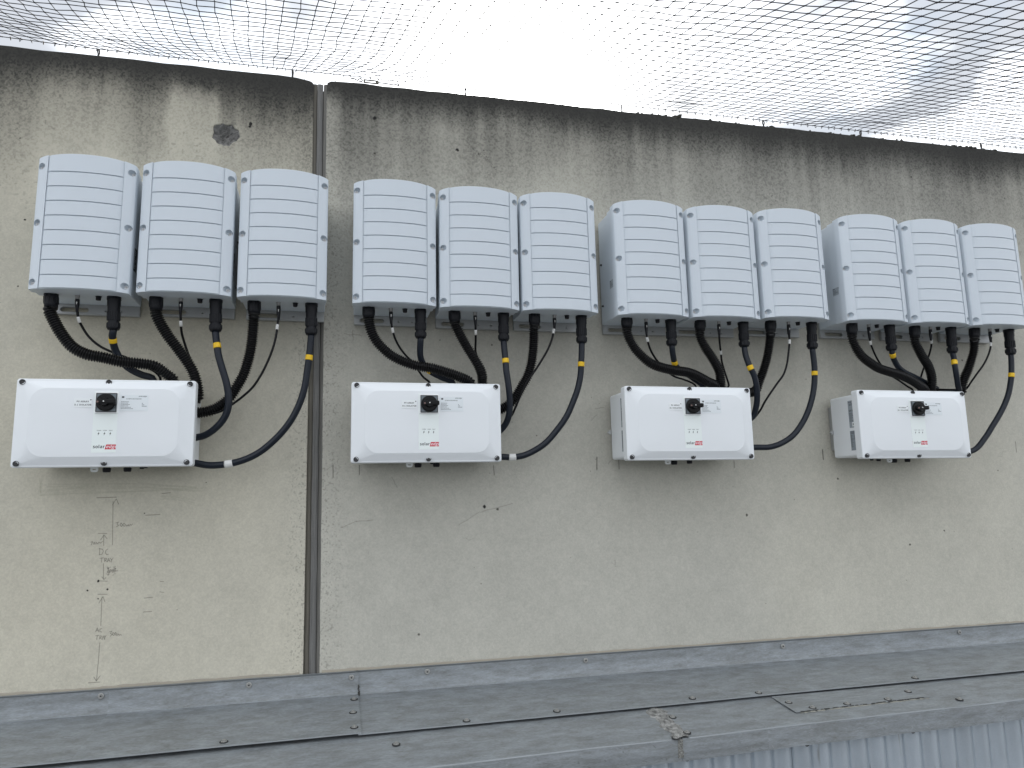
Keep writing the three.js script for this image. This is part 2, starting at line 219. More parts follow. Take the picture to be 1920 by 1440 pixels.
  const moss = obj('moss', merge(clumps), std([.035, .034, .026], .98), wall); moss.userData.kind = 'stuff';
}

// ---------------------------------------------------------------- flashing, capping and corrugated cladding below the wall
const ZL = x => .383 - .0135 * x, ZF = x => .648 - .0235 * x, SL = Math.tan(6 * Math.PI / 180), YU = 1.9 - .9978, Y_TOP = .986;
const ledgeY = z => YU - SL * (z - .012);
const ZINC = [.315, .345, .37];   // one galvanised sheet metal; the walked-on faces carry dirt in its grain
function metalTex(W, H, base, scuff, o = {}) {
  const [c, ctx] = paint(W, H, (i, j) => { const v = 1 + .26 * (fbm(i / 50, j / 36, 4) - .5) + .16 * (fbm(i / 5, j / 5, 2) - .5) + .06 * (rnd() - .5); const m = sst(.5, .78, fbm(i / 13 + 50, j / 9, 4)) * sst(.42, .62, fbm(i / 60 + 9, j / 40, 2)) * scuff, q = o.dirt ? clamp(o.dirt * (1 + 1.5 * (fbm(i / 24 + 80, j / 18, 4) - .5) + .9 * (fbm(i / 3.1, j / 3.1 + 70, 2) - .5))) : 0; return [0, 1, 2].map(n => s8(clamp(lerp(lerp(base[n], o.soil ? o.soil[n] : 0, q) * v, base[n] * 1.15, m)))); });
  for (let k = 0; k < (o.marks ?? 260); k++) { const x = rnd() * W, y = (o.top ? rnd() ** .7 : rnd()) * H, l = 3 + 16 * rnd(), a = (o.ang ?? -.25) + (rnd() - .5) * .7; ctx.strokeStyle = rnd() < .6 ? `rgba(190,194,188,${.06 + .18 * rnd()})` : `rgba(40,40,36,${.06 + .16 * rnd()})`; ctx.lineWidth = .7 + 1.6 * rnd(); ctx.beginPath(); ctx.moveTo(x, y); ctx.quadraticCurveTo(x + l * .5 * Math.cos(a), y + l * .5 * Math.sin(a) + 2 * rnd(), x + l * Math.cos(a), y + l * Math.sin(a)); ctx.stroke(); }
  const t = texOf(c); t.wrapS = t.wrapT = THREE.RepeatWrapping; return t;
}
const matUp = std([1, 1, 1], .5, { map: metalTex(1024, 128, ZINC, .25, { marks: 90, dirt: .45, soil: [.145, .148, .138] }), metalness: .35 });
const matApron = std([1, 1, 1], .5, { map: metalTex(1024, 256, ZINC, .25, { marks: 1300, dirt: .45, soil: [.145, .148, .138] }), metalness: .35 });
const matCap = std([1, 1, 1], .5, { map: metalTex(1024, 256, ZINC, .25, { marks: 700, dirt: .45, soil: [.145, .148, .138] }), metalness: .35 });
const matFascia = std([1, 1, 1], .5, { map: metalTex(1024, 128, ZINC, .25, { marks: 260, ang: -1.2, dirt: .45, soil: [.145, .148, .138] }), metalness: .35 });
const matScrew = std([.32, .32, .305], .42, { metalness: .5 }), matRubber = std([.03, .03, .03], .8);
const screwGeo = (() => { const flange = lathe([[0, .0024], [.0098, .0024], [.0092, .0036], [.006, .0042], [0, .0042]], 18); const hex = new THREE.CylinderGeometry(.0054, .0058, .0045, 6).translate(0, .006, 0); return merge([flange, hex]); })();
const washerGeo = lathe([[0, 0], [.0135, 0], [.0138, .0014], [.0120, .0024], [0, .0024]], 18);
const rivetGeo = (() => merge([lathe([[0, 0], [.0105, 0], [.0100, .0015], [.007, .0025], [.0062, .0015], [0, .0015]], 18), new THREE.CylinderGeometry(.0042, .0046, .0036, 8).translate(0, .0018, 0)]))();
const sheetX = (xa, xb, n, f, uvs) => gridGeo(n, 6, (u, v) => { const x = lerp(xa, xb, u); const [y, z] = f(x, v); return [x, y, z, x / 2.2, v]; });
const screwOn = (parent, x, z, lift = .0, name = 'screw') => { const s = obj(name, screwGeo, matScrew, parent); s.position.set(x, ledgeY(z) + lift, z); s.rotation.set(.105 + (rnd() - .5) * .06, rnd() * 3, 0); obj('washer', washerGeo, matRubber, s); return s; };
function apron(xa, xb, label, ups, tops, lift) {
  const t = thing('apron_flashing', label, 'flashing', [0, 0, 0], 'apron flashing sheets along the wall foot');
  const n = Math.ceil((xb - xa) * 14);
  const wob = (x, v) => .0016 * (vn(x * 3 + 11, v * 2) - .5);
  const up = merge([sheetX(xa, xb, n, (x, v) => [lerp(YU, Y_TOP - .004, v), .010 + lift + .006 * (1 - v) ** 2 + wob(x, v)]), sheetX(xa, xb, n, (x, v) => [Y_TOP - .004 + .006 * v, .010 + lift + .005 * v + wob(x, 1)]),
    sheetX(xa, xb, n, (x, v) => [Y_TOP + .002, lerp(.015 + lift, .002, v)])]);
  obj('upstand', up, matUp, t);
  const zz = (x, v) => lerp(.016 + lift, ZL(x), v);
  const sh = merge([sheetX(xa, xb, n, (x, v) => [ledgeY(zz(x, v)) + lift + .002 * (vn(x * 2.1, v * 3) - .5) * v, zz(x, v)]), sheetX(xa, xb, n, (x, v) => [ledgeY(ZL(x)) + lift + .002 * (vn(x * 2.1, 3) - .5) - .004 * v, ZL(x) + .0005 * v])]);
  obj('sloping_sheet', sh, matApron, t);
  for (const [x, y] of ups) { const s = obj('rivet', rivetGeo, matScrew, t); s.rotation.x = Math.PI / 2; s.position.set(x, y, .0125 + lift); const d = obj('rivet_hole', new THREE.CircleGeometry(.003, 8), matRubber, s); d.rotation.x = -Math.PI / 2; d.position.y = .0038; }
  for (const [x, z] of tops) screwOn(t, x, z, lift);
  return t;
}
const matCaulk = std([.30, .275, .225], .9);
const ap1 = apron(-2.3, .856, 'grey metal apron flashing sheet below the pencil-marked wall panel', [[-.025, .966], [.465, .966], [.83, .966], [-.55, .966]], [[.428, .349], [.839, .071], [.833, .197], [.834, .327], [-.42, .35]], .0042);
const ap2 = apron(.846, 5.9, 'grey metal apron flashing sheet below the longer wall panel', [[1.115, .966], [1.756, .964], [2.652, .962], [3.566, .966], [4.4, .966]], [[1.21, .345], [1.536, .332], [2.062, .326], [2.333, .331], [3.039, .322], [3.9, .31]], 0);
for (const [w, xa, xb] of [[ap1, -2.3, .640], [ap2, .722, 5.9]]) obj('caulk_bead', gridGeo(260, 3, (u, v) => { const x = lerp(xa, xb, u); return [x, Y_TOP + .002 + (.0075 + .004 * (vn(x * 18, 3) - .5) + .003 * (vn(x * 70, 5) - .5)) * v, .0045 * Math.sqrt(Math.max(0, 1 - v)) + .0012 * (vn(x * 60, v * 3) - .5), x, v]; }), matCaulk, w);
{ // fold seam and torn sealant at the sheet lap
  const g = []; for (let k = 0; k < 22; k++) { const s = .0012 + .0022 * rnd(); g.push(new THREE.IcosahedronGeometry(1, 0).scale(s, s * 1.6, s * .7).translate(.858 + .006 * (rnd() - .5), YU + .035 * rnd() ** 2, .022 + .006 * rnd())); }
  obj('torn_sealant', merge(g), std([.05, .05, .045], .8), ap2);
}
function capping(xa, xb, label, screws) {
  const t = thing('parapet_capping', label, 'capping', [0, 0, 0], 'capping sheets on the parapet');
  const n = Math.ceil((xb - xa) * 12), q = (x, v) => lerp(ZL(x) - .05, ZF(x), v), dip = .0125;
  const sag = (x, v) => .003 * (vn(x * 2.6 + 70, v * 2) - .5);
  obj('top_sheet', merge([sheetX(xa, xb, n, (x, v) => [ledgeY(q(x, v)) - dip + sag(x, v), q(x, v)])]), matCap, t);
  const yf = x => ledgeY(ZF(x)) - dip + sag(x, 1);
  const fz = merge([sheetX(xa, xb, n, (x, v) => [yf(x) - .003 * v, ZF(x) + .004 * v]), sheetX(xa, xb, n, (x, v) => [yf(x) - .003 - .067 * v, ZF(x) + .004 + .002 * (vn(x * 4, v * 2) - .5)]), sheetX(xa, xb, n, (x, v) => [yf(x) - .070 - .002 * v, ZF(x) + .004 - .012 * v])]);
  obj('fascia', fz, matFascia, t);
  for (const [x, z] of screws) screwOn(t, x, z, -dip + .001);
  return t;
}
capping(-2.3, 1.8775, 'weathered grey parapet capping ending at the smeared sealant joint, below pencil-marked panel', [[.963, .45], [-.3, .47], [.2, .6], [1.86, .655 - .05]]);
const cap2 = capping(1.8805, 5.9, 'weathered grey parapet capping with a riveted patch plate', [[1.925, .445], [1.915, .575], [3.049, .528], [3.6, .47], [4.4, .5]]);
{
  const patch = (u, v) => { const x = lerp(2.372, 2.96, u), z = lerp(ZL(2.4) + .003, .505 - .02 * u, v); return [x, ledgeY(z) - .0078 + .0012 * (vn(u * 8, v * 3) - .5), z, x / 2.2, v]; };
  const edge = (u, v) => { const p = patch(u, 1); return [p[0], p[1] - .0018 * v, p[2] + .0005 * v, u, v]; }, side = (u, v) => { const p = patch(0, u); return [p[0] - .0005 * v, p[1] - .0018 * v, p[2], u, v]; };
  const pp = obj('patch_plate', merge([gridGeo(24, 6, patch), gridGeo(24, 1, edge), gridGeo(6, 1, side)]), matCap, cap2);
  for (const [x, z] of [[2.40, .421], [2.455, .485], [2.602, .481], [2.78, .476], [2.915, .424]]) screwOn(pp, x, z, -.0085);
  const rag = []; for (let k = 0; k < 110; k++) { const u = rnd(), s = .0018 + .0034 * rnd() ** 2; rag.push(new THREE.IcosahedronGeometry(1, 0).scale(s * (1 + 3 * rnd()), s * .6, s).translate(lerp(2.39, 2.95, u), ledgeY(.505 - .02 * u) - .012, .506 - .02 * u + .003 * rnd())); }
  const gapLumps = []; for (let k = 0; k < 90; k++) { const u = .02 + .96 * rnd(), s = .0012 + .0022 * rnd(); gapLumps.push(new THREE.IcosahedronGeometry(1, 0).scale(s * (1 + 4 * rnd()), s * .6, s * .8).translate(lerp(2.385, 2.955, u), ledgeY(.504 - .02 * u) - .0085, .5045 - .02 * u + .0015 * rnd())); }
  obj('perished_sealant', merge(gapLumps), std([.04, .04, .036], .9), cap2);
  obj('torn_sealant', merge(rag), std([.27, .265, .23], .85), cap2);
  const smear = gridGeo(10, 40, (u, v) => { const z = lerp(ZL(1.88) + .006, ZF(1.88) + .0045, v), w = .012 + .020 * fbm(v * 9, 3, 2) + .012 * (1 - v); const x = 1.893 - .012 * v + (u - .5) * 2 * w * (1 + .4 * (vn(v * 20, u > .5 ? 3 : 8) - .5)); const h = Math.sin(Math.PI * u) ** .7; return [x, ledgeY(z) - .0122 + h * (.002 + .006 * fbm(u * 3, v * 14, 2)), z, u, v]; });
  const [sc] = paint(64, 256, (i, j) => { const v = .18 + .13 * sst(.4, .75, fbm(i / 11, j / 14, 3)) - .09 * sst(.45, .3, fbm(i / 6 + 40, j / 12, 3)); return [s8(clamp(v, .03)), s8(clamp(v, .03)), s8(clamp(v * .95, .03))]; });
  const sm = std([1, 1, 1], .6, { map: texOf(sc) });
  obj('sealant_smear', smear, sm, cap2);
  obj('sealant_smear', crease(gridGeo(6, 12, (u, v) => [1.864 + .018 * u + .004 * (vn(v * 9, u) - .5), ledgeY(ZF(1.87)) - .014 - .058 * v, ZF(1.87) + .0055 + .004 * Math.sin(Math.PI * u) * fbm(u * 4, v * 9, 2), u, v]), .4), std([.8, .8, .78], .7, { map: texOf(sc) }), cap2);
}
{
  const t = thing('corrugated_cladding', 'weathered blue-grey corrugated iron cladding beneath the parapet capping', 'cladding');
  const [c] = paint(512, 512, (i, j) => { const v = .50 * (1 + .18 * (fbm(i / 9, j / 130, 3) - .5) + .2 * (fbm(i / 40, j / 60, 3) - .5) + .06 * (rnd() - .5)), r = sst(.72, .86, fbm(i / 7 + 9, j / 80, 3)) * .5; return [s8(lerp(v * .93, .16, r)), s8(lerp(v * 1.03, .14, r)), s8(lerp(v * 1.12, .11, r))]; });
  const ct = texOf(c); ct.wrapS = ct.wrapT = THREE.RepeatWrapping;
  const m = std([1, 1, 1], .42, { map: ct, metalness: .7 });
  let k = 0; for (let xa = -1.5; xa < 5.7; xa += .762, k++) {
    const n = 10 * 12, g = gridGeo(n, 4, (u, v) => { const x = lerp(xa, xa + .80, u), y = lerp(.002, ledgeY(ZF(x)) - .045, v); return [x, y, ZF(x) - .030 + .014 * Math.cos(x / .0762 * 2 * Math.PI) + (k % 2) * .0016, x / .9, y / .9]; });
    obj('corrugated_sheet', g, m, t);
  }
  for (const x of [1.905, 2.36, 2.8]) { const s = obj('screw', screwGeo, matRubber, t); s.rotation.x = Math.PI / 2; s.position.set(x, ledgeY(ZF(x)) - .083, ZF(x) - .03 + .0125); }
}

// ---------------------------------------------------------------- bird netting over the yard
const black = std([.022, .022, .024], .6), steel = std([.33, .33, .33], .4, { metalness: .8 }), darkSteel = std([.05, .05, .05], .5, { metalness: .5 });
{
  const NET0 = -62, NX = 205, NJ = 84, wireY = x => 3.434 + .012 * sst(-.2, -.7, x), P = [];
  const yOf = (z, s) => { const zb = 2.2; return z < zb ? -s * z : -s * (zb + .75 * (1 - Math.exp(-(z - zb) / .75))) + .05 * (z - zb) ** 2; };
  for (let j = 0; j < NJ; j++) for (let i = 0; i < NX; i++) {
    const bx = .39 + (i + NET0) * .0505, r = sst(.3, 3.4, bx);
    const dz = lerp(.0490, .0625, r), sh = lerp(.0058, -.0105, r), slope = lerp(.352, .385, r);
    const z = -.03 + j * dz, jn = Math.min(j, 40);
    let x = bx + sh * jn - lerp(.0058, -.0105, r) * 10;
    const pull = Math.exp(-j / 3.2) * sst(1.35, .5, Math.abs(bx - .45)); x = x - pull * .26 * (x - .45);
    const k = sst(0, 4, j), wob = k * .0075;
    x += (vn(i * .35 + 3, j * .35) - .5) * .013 * k + (vn(i * 1.3, j * 1.3 + 40) - .5) * wob;
    const y = wireY(x) + yOf(z + .03, slope) + k * ((vn(i * .12 + 9, j * .12) - .5) * lerp(.022, .008, r) + (vn(i * .9, j * .9 + 80) - .5) * .006) + (j > 0 && j < 4 ? (vn(i * .5, 5) - .35) * .012 : 0);
    P.push(x, y, z + (vn(i * 1.1 + 50, j * 1.1) - .5) * wob);
  }
  const id = (i, j) => (j * NX + i) * 3, pos = [], ix = [];
  const seg = (a, b, r) => {
    const ax = P[a], ay = P[a + 1], az = P[a + 2], bx = P[b], by = P[b + 1], bz = P[b + 2]; let dx = bx - ax, dy = by - ay, dz = bz - az; const l = Math.hypot(dx, dy, dz); dx /= l; dy /= l; dz /= l;
    let nx = dy, ny = -dx, nz = 0, q = Math.hypot(nx, ny); if (q < .2) { nx = 0; ny = dz; nz = -dy; q = Math.hypot(ny, nz); } nx /= q; ny /= q; nz /= q;
    const mx = dy * nz - dz * ny, my = dz * nx - dx * nz, mz = dx * ny - dy * nx, o = pos.length / 3;
    for (let k = 0; k < 3; k++) { const c = Math.cos(k * 2.0944) * r, s = Math.sin(k * 2.0944) * r; pos.push(ax + nx * c + mx * s, ay + ny * c + my * s, az + nz * c + mz * s, bx + nx * c + mx * s, by + ny * c + my * s, bz + nz * c + mz * s); }
    for (let k = 0; k < 3; k++) { const a0 = o + k * 2, b0 = o + ((k + 1) % 3) * 2; ix.push(a0, b0, b0 + 1, a0, b0 + 1, a0 + 1); }
  };
  const R = .0016;
  for (let j = 0; j < NJ; j++) for (let i = 0; i < NX; i++) { if (i + 1 < NX && j > 0) seg(id(i, j), id(i + 1, j), R); if (j + 1 < NJ) seg(id(i, j), id(i, j + 1), R); }
  const kn = [[1, 0, 0], [-1, 0, 0], [0, 1, 0], [0, -1, 0], [0, 0, 1], [0, 0, -1]], kf = [[0, 2, 4], [2, 1, 4], [1, 3, 4], [3, 0, 4], [2, 0, 5], [1, 2, 5], [3, 1, 5], [0, 3, 5]];
  for (let j = 0; j < NJ; j++) for (let i = 0; i < NX; i++) { const a = id(i, j), o = pos.length / 3, s = .0036; for (const v of kn) pos.push(P[a] + v[0] * s, P[a + 1] + v[1] * s, P[a + 2] + v[2] * s); for (const f of kf) ix.push(o + f[0], o + f[1], o + f[2]); }
  const g = new THREE.BufferGeometry(); g.setAttribute('position', new THREE.Float32BufferAttribute(pos, 3)); g.setIndex(ix); g.computeVertexNormals();
  const net = thing('bird_net', 'black knotted square-mesh bird netting stretched out from the wall top', 'netting');
  const tw = obj('netting', g, std([.03, .03, .033], .8), net); tw.userData.kind = 'stuff';
  const rope = new THREE.CatmullRomCurve3(Array.from({ length: 60 }, (_, n) => { const x = lerp(-2.7, 6.2, n / 59); return new THREE.Vector3(x, wireY(x) + .003 * (vn(x * 3, 1) - .5), -.03); }));
  const wire = tag(obj('edge_wire', sweep(rope, 240, 6, () => .0016), darkSteel), 'thin dark wire rope running along the wall top holding the net edge', 'wire');
  const clip = new THREE.TorusGeometry(.0042, .0012, 5, 8).rotateY(Math.PI / 2).scale(1, 1.7, 1); const clips = [];
  for (let x = -2.2; x < 5.9; x += .0385) clips.push(clip.clone().rotateZ((rnd() - .5) * .8).translate(x + .01 * (rnd() - .5), wireY(x) - .002, -.03));
  const cm = obj('clip', merge(clips), darkSteel, wire); cm.userData.kind = 'stuff';
  const tubeRun = pts => sweep(new THREE.CatmullRomCurve3(pts.map(p => new THREE.Vector3(...p))), 20, 8, () => .0026);
  const bolts = [[-.194, 1], [.557, 1], [1.302, 1], [2.05, 1], [2.796, 0], [3.352, 0], [4.097, 0]];
  bolts.forEach(([x, edgeOn], n) => {
    const t = thing('eye_bolt', n < 2 ? `dark steel eye bolt on top of the pencil-marked wall panel, ${['second', 'first'][n]} from the joint` : `dark steel eye bolt on top of the longer wall panel, ${ORD[n - 2]} from the joint`, 'eye bolt', [x, WALL_TOP - .006, -.045], 'eye bolts along the wall top');
    obj('shank', new THREE.CylinderGeometry(.0042, .0042, .036, 10).translate(0, .018, 0), darkSteel, t);
    const e = obj('eye', new THREE.TorusGeometry(.0085, .0031, 8, 18).scale(.8, 1.25, 1), darkSteel, t); e.position.y = .046; e.rotation.y = edgeOn ? 1.35 : .35;
    obj('nut', new THREE.CylinderGeometry(.008, .008, .006, 6).translate(0, .012, 0), darkSteel, t);
  });
  const tb = thing('turnbuckle', 'rusty steel turnbuckle tensioning the net wire beside the wall joint', 'turnbuckle', [.80, 3.418, -.03]);
  obj('hook', tubeRun([[0, .004, 0], [.012, .006, 0], [.028, 0, 0], [.034, .007, 0], [.043, .009, 0], [.048, .002, 0], [.042, -.005, 0], [.034, -.003, 0]]), darkSteel, tb);
  obj('body', merge([box(.062, .0045, .007, .085, .006, 0, .0015), box(.062, .0045, .007, .085, -.006, 0, .0015), box(.008, .015, .009, .056, 0, 0, .002), box(.008, .015, .009, .114, 0, 0, .002)]), std([.16, .15, .12], .6, { metalness: .5 }), tb);
  obj('eye_rod', tubeRun([[.105, 0, 0], [.15, -.001, 0], [.185, -.003, 0], [.20, .003, 0], [.208, -.003, 0], [.196, -.006, 0]]), darkSteel, tb);
}

// ---------------------------------------------------------------- wall-mounted equipment
const paintTex = (() => { const [c] = paint(256, 256, (i, j) => { const v = 128 + 60 * (fbm(i / 2.2, j / 2.2, 2) - .5) + 26 * (rnd() - .5); return [v, v, v]; }); const t = texOf(c, false); t.wrapS = t.wrapT = THREE.RepeatWrapping; t.repeat.set(3, 3); return t; })();
const matInv = std([.60, .655, .705], .45, { bumpMap: paintTex, bumpScale: .00025 }), matInvBody = std([.60, .655, .705], .45, { bumpMap: paintTex, bumpScale: .00025 });
const matBox = std([.755, .785, .805], .42, { bumpMap: paintTex, bumpScale: .0002 }), matPlate = std([.40, .41, .41], .45, { metalness: .3 });
const dull = (rgb, r, s) => new THREE.MeshPhysicalMaterial({ color: new THREE.Color().setRGB(...rgb), roughness: r, metalness: 0, specularIntensity: s });
const matPlug = dull([.006, .007, .010], .45, .5), matConduit = dull([.004, .004, .0045], .34, .7), matCable = dull([.009, .013, .021], .4, .6), matComm = dull([.004, .004, .005], .5, .5);
const matTape = std([.80, .50, .012], .5), matTag = std([.72, .72, .70], .5);
function labelMat(w, h, draw, bg = '#eef0ef', rough = .45) { const c = canvasOf(w, h), x = c.getContext('2d'); x.fillStyle = bg; x.fillRect(0, 0, w, h); draw(x, w, h); return std([.90, .92, .93], rough, { map: texOf(c) }); }
function plate(w, h, t = .0008) { return new THREE.BoxGeometry(w, h, t); }
const scribble = (x, x0, y0, w, h, n, col = '#444') => { x.fillStyle = col; for (let k = 0; k < n; k++) { let px = x0; const y = y0 + k * h, end = x0 + w * (.45 + .55 * rnd()); while (px < end) { const l = 4 + 12 * rnd(); x.fillRect(px, y, Math.min(l, end - px), h * .42); px += l + 3; } } };

// --- inverter: back plate, back box, body, ribbed bulged cover
const IW = .316, IH = .475, rise = x => Math.pow(Math.max(0, 1 - Math.pow(Math.min(1, Math.abs(2 * x / IW)), 2.2)), .74), bulge = x => .228 + .037 * rise(x), ARCH = .0165;   // bowed front, arched top edge
const PX = .1225, FLOOR = .0055;
const coverGeo = (() => {
  const s = new THREE.Shape(); const N = 44, e = IW / 2;
  s.moveTo(-e, -.19); s.lineTo(e, -.19);
  const xs = []; for (let k = 0; k <= N; k++) xs.push(e * Math.sin(Math.PI * (.5 - k / N))); 
  const all = [...xs.filter(x => Math.abs(Math.abs(x) - PX) > .0006), PX, PX + .0004, -PX, -PX - .0004].sort((a, b) => b - a);
  for (const x of all) s.lineTo(x, -(bulge(x) - (Math.abs(x) <= PX ? FLOOR : 0)));
  s.closePath();
  const g = new THREE.ExtrudeGeometry(s, { depth: IH, bevelEnabled: false, curveSegments: 1 }).rotateX(-Math.PI / 2);
  { const p = g.attributes.position; for (let i = 0; i < p.count; i++) if (p.getY(i) > IH / 2 && p.getZ(i) > .2) p.setY(i, IH + ARCH * rise(p.getX(i))); g.computeVertexNormals(); }
  let body = new Brush(g); const ev = new Evaluator(); ev.attributes = ['position', 'normal', 'uv'];
  for (const sx of [-1, 1]) for (const y of [.024, .5 * IH, IH - .030]) { const b = new Brush(new THREE.CapsuleGeometry(.0122, .06, 6, 20).rotateX(Math.PI / 2).translate(sx * .1455, y, .2225 + .0122 * .6 + .03)); b.updateMatrixWorld(); body.updateMatrixWorld(); body = ev.evaluate(body, b, SUBTRACTION); }
  return crease(body.geometry, .62);
})();
const panelGeo = (h, arch = 0) => { // slightly crowned rib between two grooves, edges eased
  const prof = [[0, -.0062], [0, -.0013], [.0012, 0], [h - .0012, 0], [h, -.0013], [h, -.0062]], n = 26, w = PX - .0009;
  return crease(gridGeo(n, prof.length - 1, (u, v) => { const x = lerp(-w, w, u), q = prof[Math.round(v * (prof.length - 1))], end = (u === 0 || u === 1) ? -.0035 : 0; return [x, q[0] + (q[0] > h / 2 ? arch * rise(x) : 0), bulge(x) + q[1] + end, u, q[0]]; }), .5);
};
const ribs = []; { const hs = [.0525, .0535, .0535, .0535, .0535, .0535, .0535, .0535, .0475], gap = .0029; let y = IH; const cache = {}; for (const h of hs) { const t = h - gap; ribs.push([y - h + gap / 2, cache[h] ??= panelGeo(t, y === IH ? ARCH : 0)]); y -= h; } }
const boltGeo = merge([lathe([[0, -.001], [.0026, -.001], [.003, .0022], [.0056, .0022], [.0066, .001], [.0066, -.004]].reverse(), 16).rotateX(Math.PI / 2)]);
const sideBolt = new THREE.CylinderGeometry(.0042, .0046, .007, 8).rotateZ(Math.PI / 2);
const backPlateGeo = (() => { const s = new THREE.Shape(); s.moveTo(-.146, -.031); s.lineTo(.146, -.031); s.lineTo(.146, .30); s.lineTo(-.146, .30); s.closePath(); const h = new THREE.Path(); h.moveTo(-.118, -.024); h.lineTo(-.035, -.024); h.lineTo(-.028, -.019); h.lineTo(-.028, -.010); h.lineTo(-.035, -.004); h.lineTo(-.118, -.004); h.lineTo(-.125, -.011); h.lineTo(-.125, -.019); h.closePath(); s.holes.push(h); for (const x of [.03, .085]) { const c = new THREE.Path(); c.absarc(x, -.016, .004, 0, 7, true); s.holes.push(c); } return new THREE.ExtrudeGeometry(s, { depth: .014, bevelEnabled: true, bevelSize: .0012, bevelThickness: .0012, bevelSegments: 1 }).translate(0, 0, .007); })();
const matInvLabel = labelMat(256, 176, (x, w, h) => { x.fillStyle = '#3c4248'; x.fillRect(10, 14, 70, 18); x.fillRect(214, 12, 26, 26); scribble(x, 10, 52, 190, 17, 6, '#3a4046'); }, '#aeb4ba');
const matSideLabel = labelMat(256, 320, (x, w, h) => { scribble(x, 14, 14, 220, 24, 12, '#c4cacc'); }, '#3a4146');
const matBright = std([.62, .62, .62], .3, { metalness: .6 });
function makeInverter(pos, roll, label) {
  const t = thing('inverter', label, 'inverter', pos, 'inverters mounted in a row on the concrete wall'); t.rotation.z = roll;
  obj('back_plate', backPlateGeo, matPlate, t);
  obj('back_box', box(.300, .462, .124, 0, .2375, .081, .004), matInvBody, t);
  obj('housing', box(.3085, .470, .052, 0, .2370, .168, .003), matInvBody, t);
  const c = obj('front_cover', coverGeo, matInv, t);
  for (const [y, g] of ribs) { const p = obj('panel', g, matInv, c); p.position.y = y; }
  for (const sx of [-1, 1]) for (const y of [.024, .5 * IH, IH - .030]) { const s = obj('screw', boltGeo, matBright, c); s.position.set(sx * .1475, y - .001, .2205); }
  for (const sx of [-1, 1]) for (const y of [.085, .27]) { const s = obj('side_bolt', sideBolt, darkSteel, t); s.position.set(sx * .153, y, .045); }
  obj('plastic_cap', lathe([[0, -.016], [.0075, -.016], [.0085, -.014], [.009, -.004], [.011, -.003], [.011, .003], [0, .003]], 12).translate(.044, .004, .165), matPlug, t);
  const l = obj('rating_label', plate(.046, .034), matInvLabel, t); l.rotation.y = -Math.PI / 2; l.position.set(-.1548, .15, .168);
  const r = obj('rating_label', plate(.05, .085), matSideLabel, t); r.rotation.y = Math.PI / 2; r.position.set(.1548, .145, .168);
  return t;
}
const UNITS = [[-0.117, 2.597, -0.0055], [0.222, 2.601, -0.0024], [0.559, 2.6, 0.0005], [0.971, 2.593, 0.0003], [1.302, 2.59, -0.001], [1.632, 2.591, 0.0023], [2.033, 2.588, 0.0023], [2.367, 2.59, 0.0012], [2.705, 2.6, 0.0025], [3.113, 2.602, 0.0035], [3.446, 2.602, 0.004], [3.781, 2.603, 0.0031]];
const whichUnit = n => n < 3 ? `${['third', 'second', 'first'][n]} from the joint on the pencil-marked panel` : `${ORD[n - 3]} from the joint on the longer panel`;
UNITS.forEach(([x, y, r], n) => makeInverter([x, y - IH / 2, 0], r, `pale grey ribbed inverter, ${whichUnit(n)}`));

// --- manager box: box, stepped cover with raised field, isolator switch, stickers, glands
const MW = .56, MH = .298;
function rrect(hw, hh, r, per = 8) { const p = []; for (const [cx, cy, a0] of [[hw - r, hh - r, 0], [-hw + r, hh - r, 90], [-hw + r, -hh + r, 180], [hw - r, -hh + r, 270]]) for (let k = 0; k <= per; k++) { const a = (a0 + 90 * k / per) * Math.PI / 180; p.push([cx + r * Math.cos(a), cy + r * Math.sin(a)]); } return p; }
const boxCoverGeo = (() => {
  const rings = [[MW / 2 - .004, MH / 2 - .004, .006, .204], [MW / 2, MH / 2, .009, .207], [MW / 2, MH / 2, .009, .240], [MW / 2 - .0012, MH / 2 - .0012, .008, .2432], [MW / 2 - .004, MH / 2 - .004, .007, .2445], [MW / 2 - .007, MH / 2 - .007, .006, .2450], [.2345, .1185, .052, .2595], [.231, .115, .050, .2610], [.228, .112, .049, .2613]];
  const pts = rings.map(([w, h, r, z]) => rrect(w, h, r).map(q => [q[0], q[1], z])), n = pts[0].length, pos = [], ix = [];
  for (const r of pts) for (const q of r) pos.push(q[0], q[1] + MH / 2, q[2]);
  for (let j = 0; j < pts.length - 1; j++) for (let k = 0; k < n; k++) { const a = j * n + k, b = j * n + (k + 1) % n; ix.push(a, b, b + n, a, b + n, a + n); }
  const cap = (j, flip) => { const c = pos.length / 3; pos.push(0, MH / 2, rings[j][3]); for (let k = 0; k < n; k++) { const a = j * n + k, b = j * n + (k + 1) % n; flip ? ix.push(c, b, a) : ix.push(c, a, b); } };
  cap(pts.length - 1, false); cap(0, true);
  const g = new THREE.BufferGeometry(); g.setAttribute('position', new THREE.Float32BufferAttribute(pos, 3)); g.setAttribute('uv', new THREE.Float32BufferAttribute(new Float32Array(pos.length / 3 * 2).map((_, k) => pos[(k >> 1) * 3 + (k & 1)] * 3), 2)); g.setIndex(ix); g.computeVertexNormals(); return crease(g, .22);
})();
const icon = (x, cx, cy, s) => { x.beginPath(); x.moveTo(cx + .25 * s, cy - s); x.lineTo(cx - .42 * s, cy + .2 * s); x.lineTo(cx - .02 * s, cy + .2 * s); x.lineTo(cx - .3 * s, cy + s); x.lineTo(cx + .42 * s, cy - .25 * s); x.lineTo(cx + .05 * s, cy - .25 * s); x.closePath(); x.fill(); };
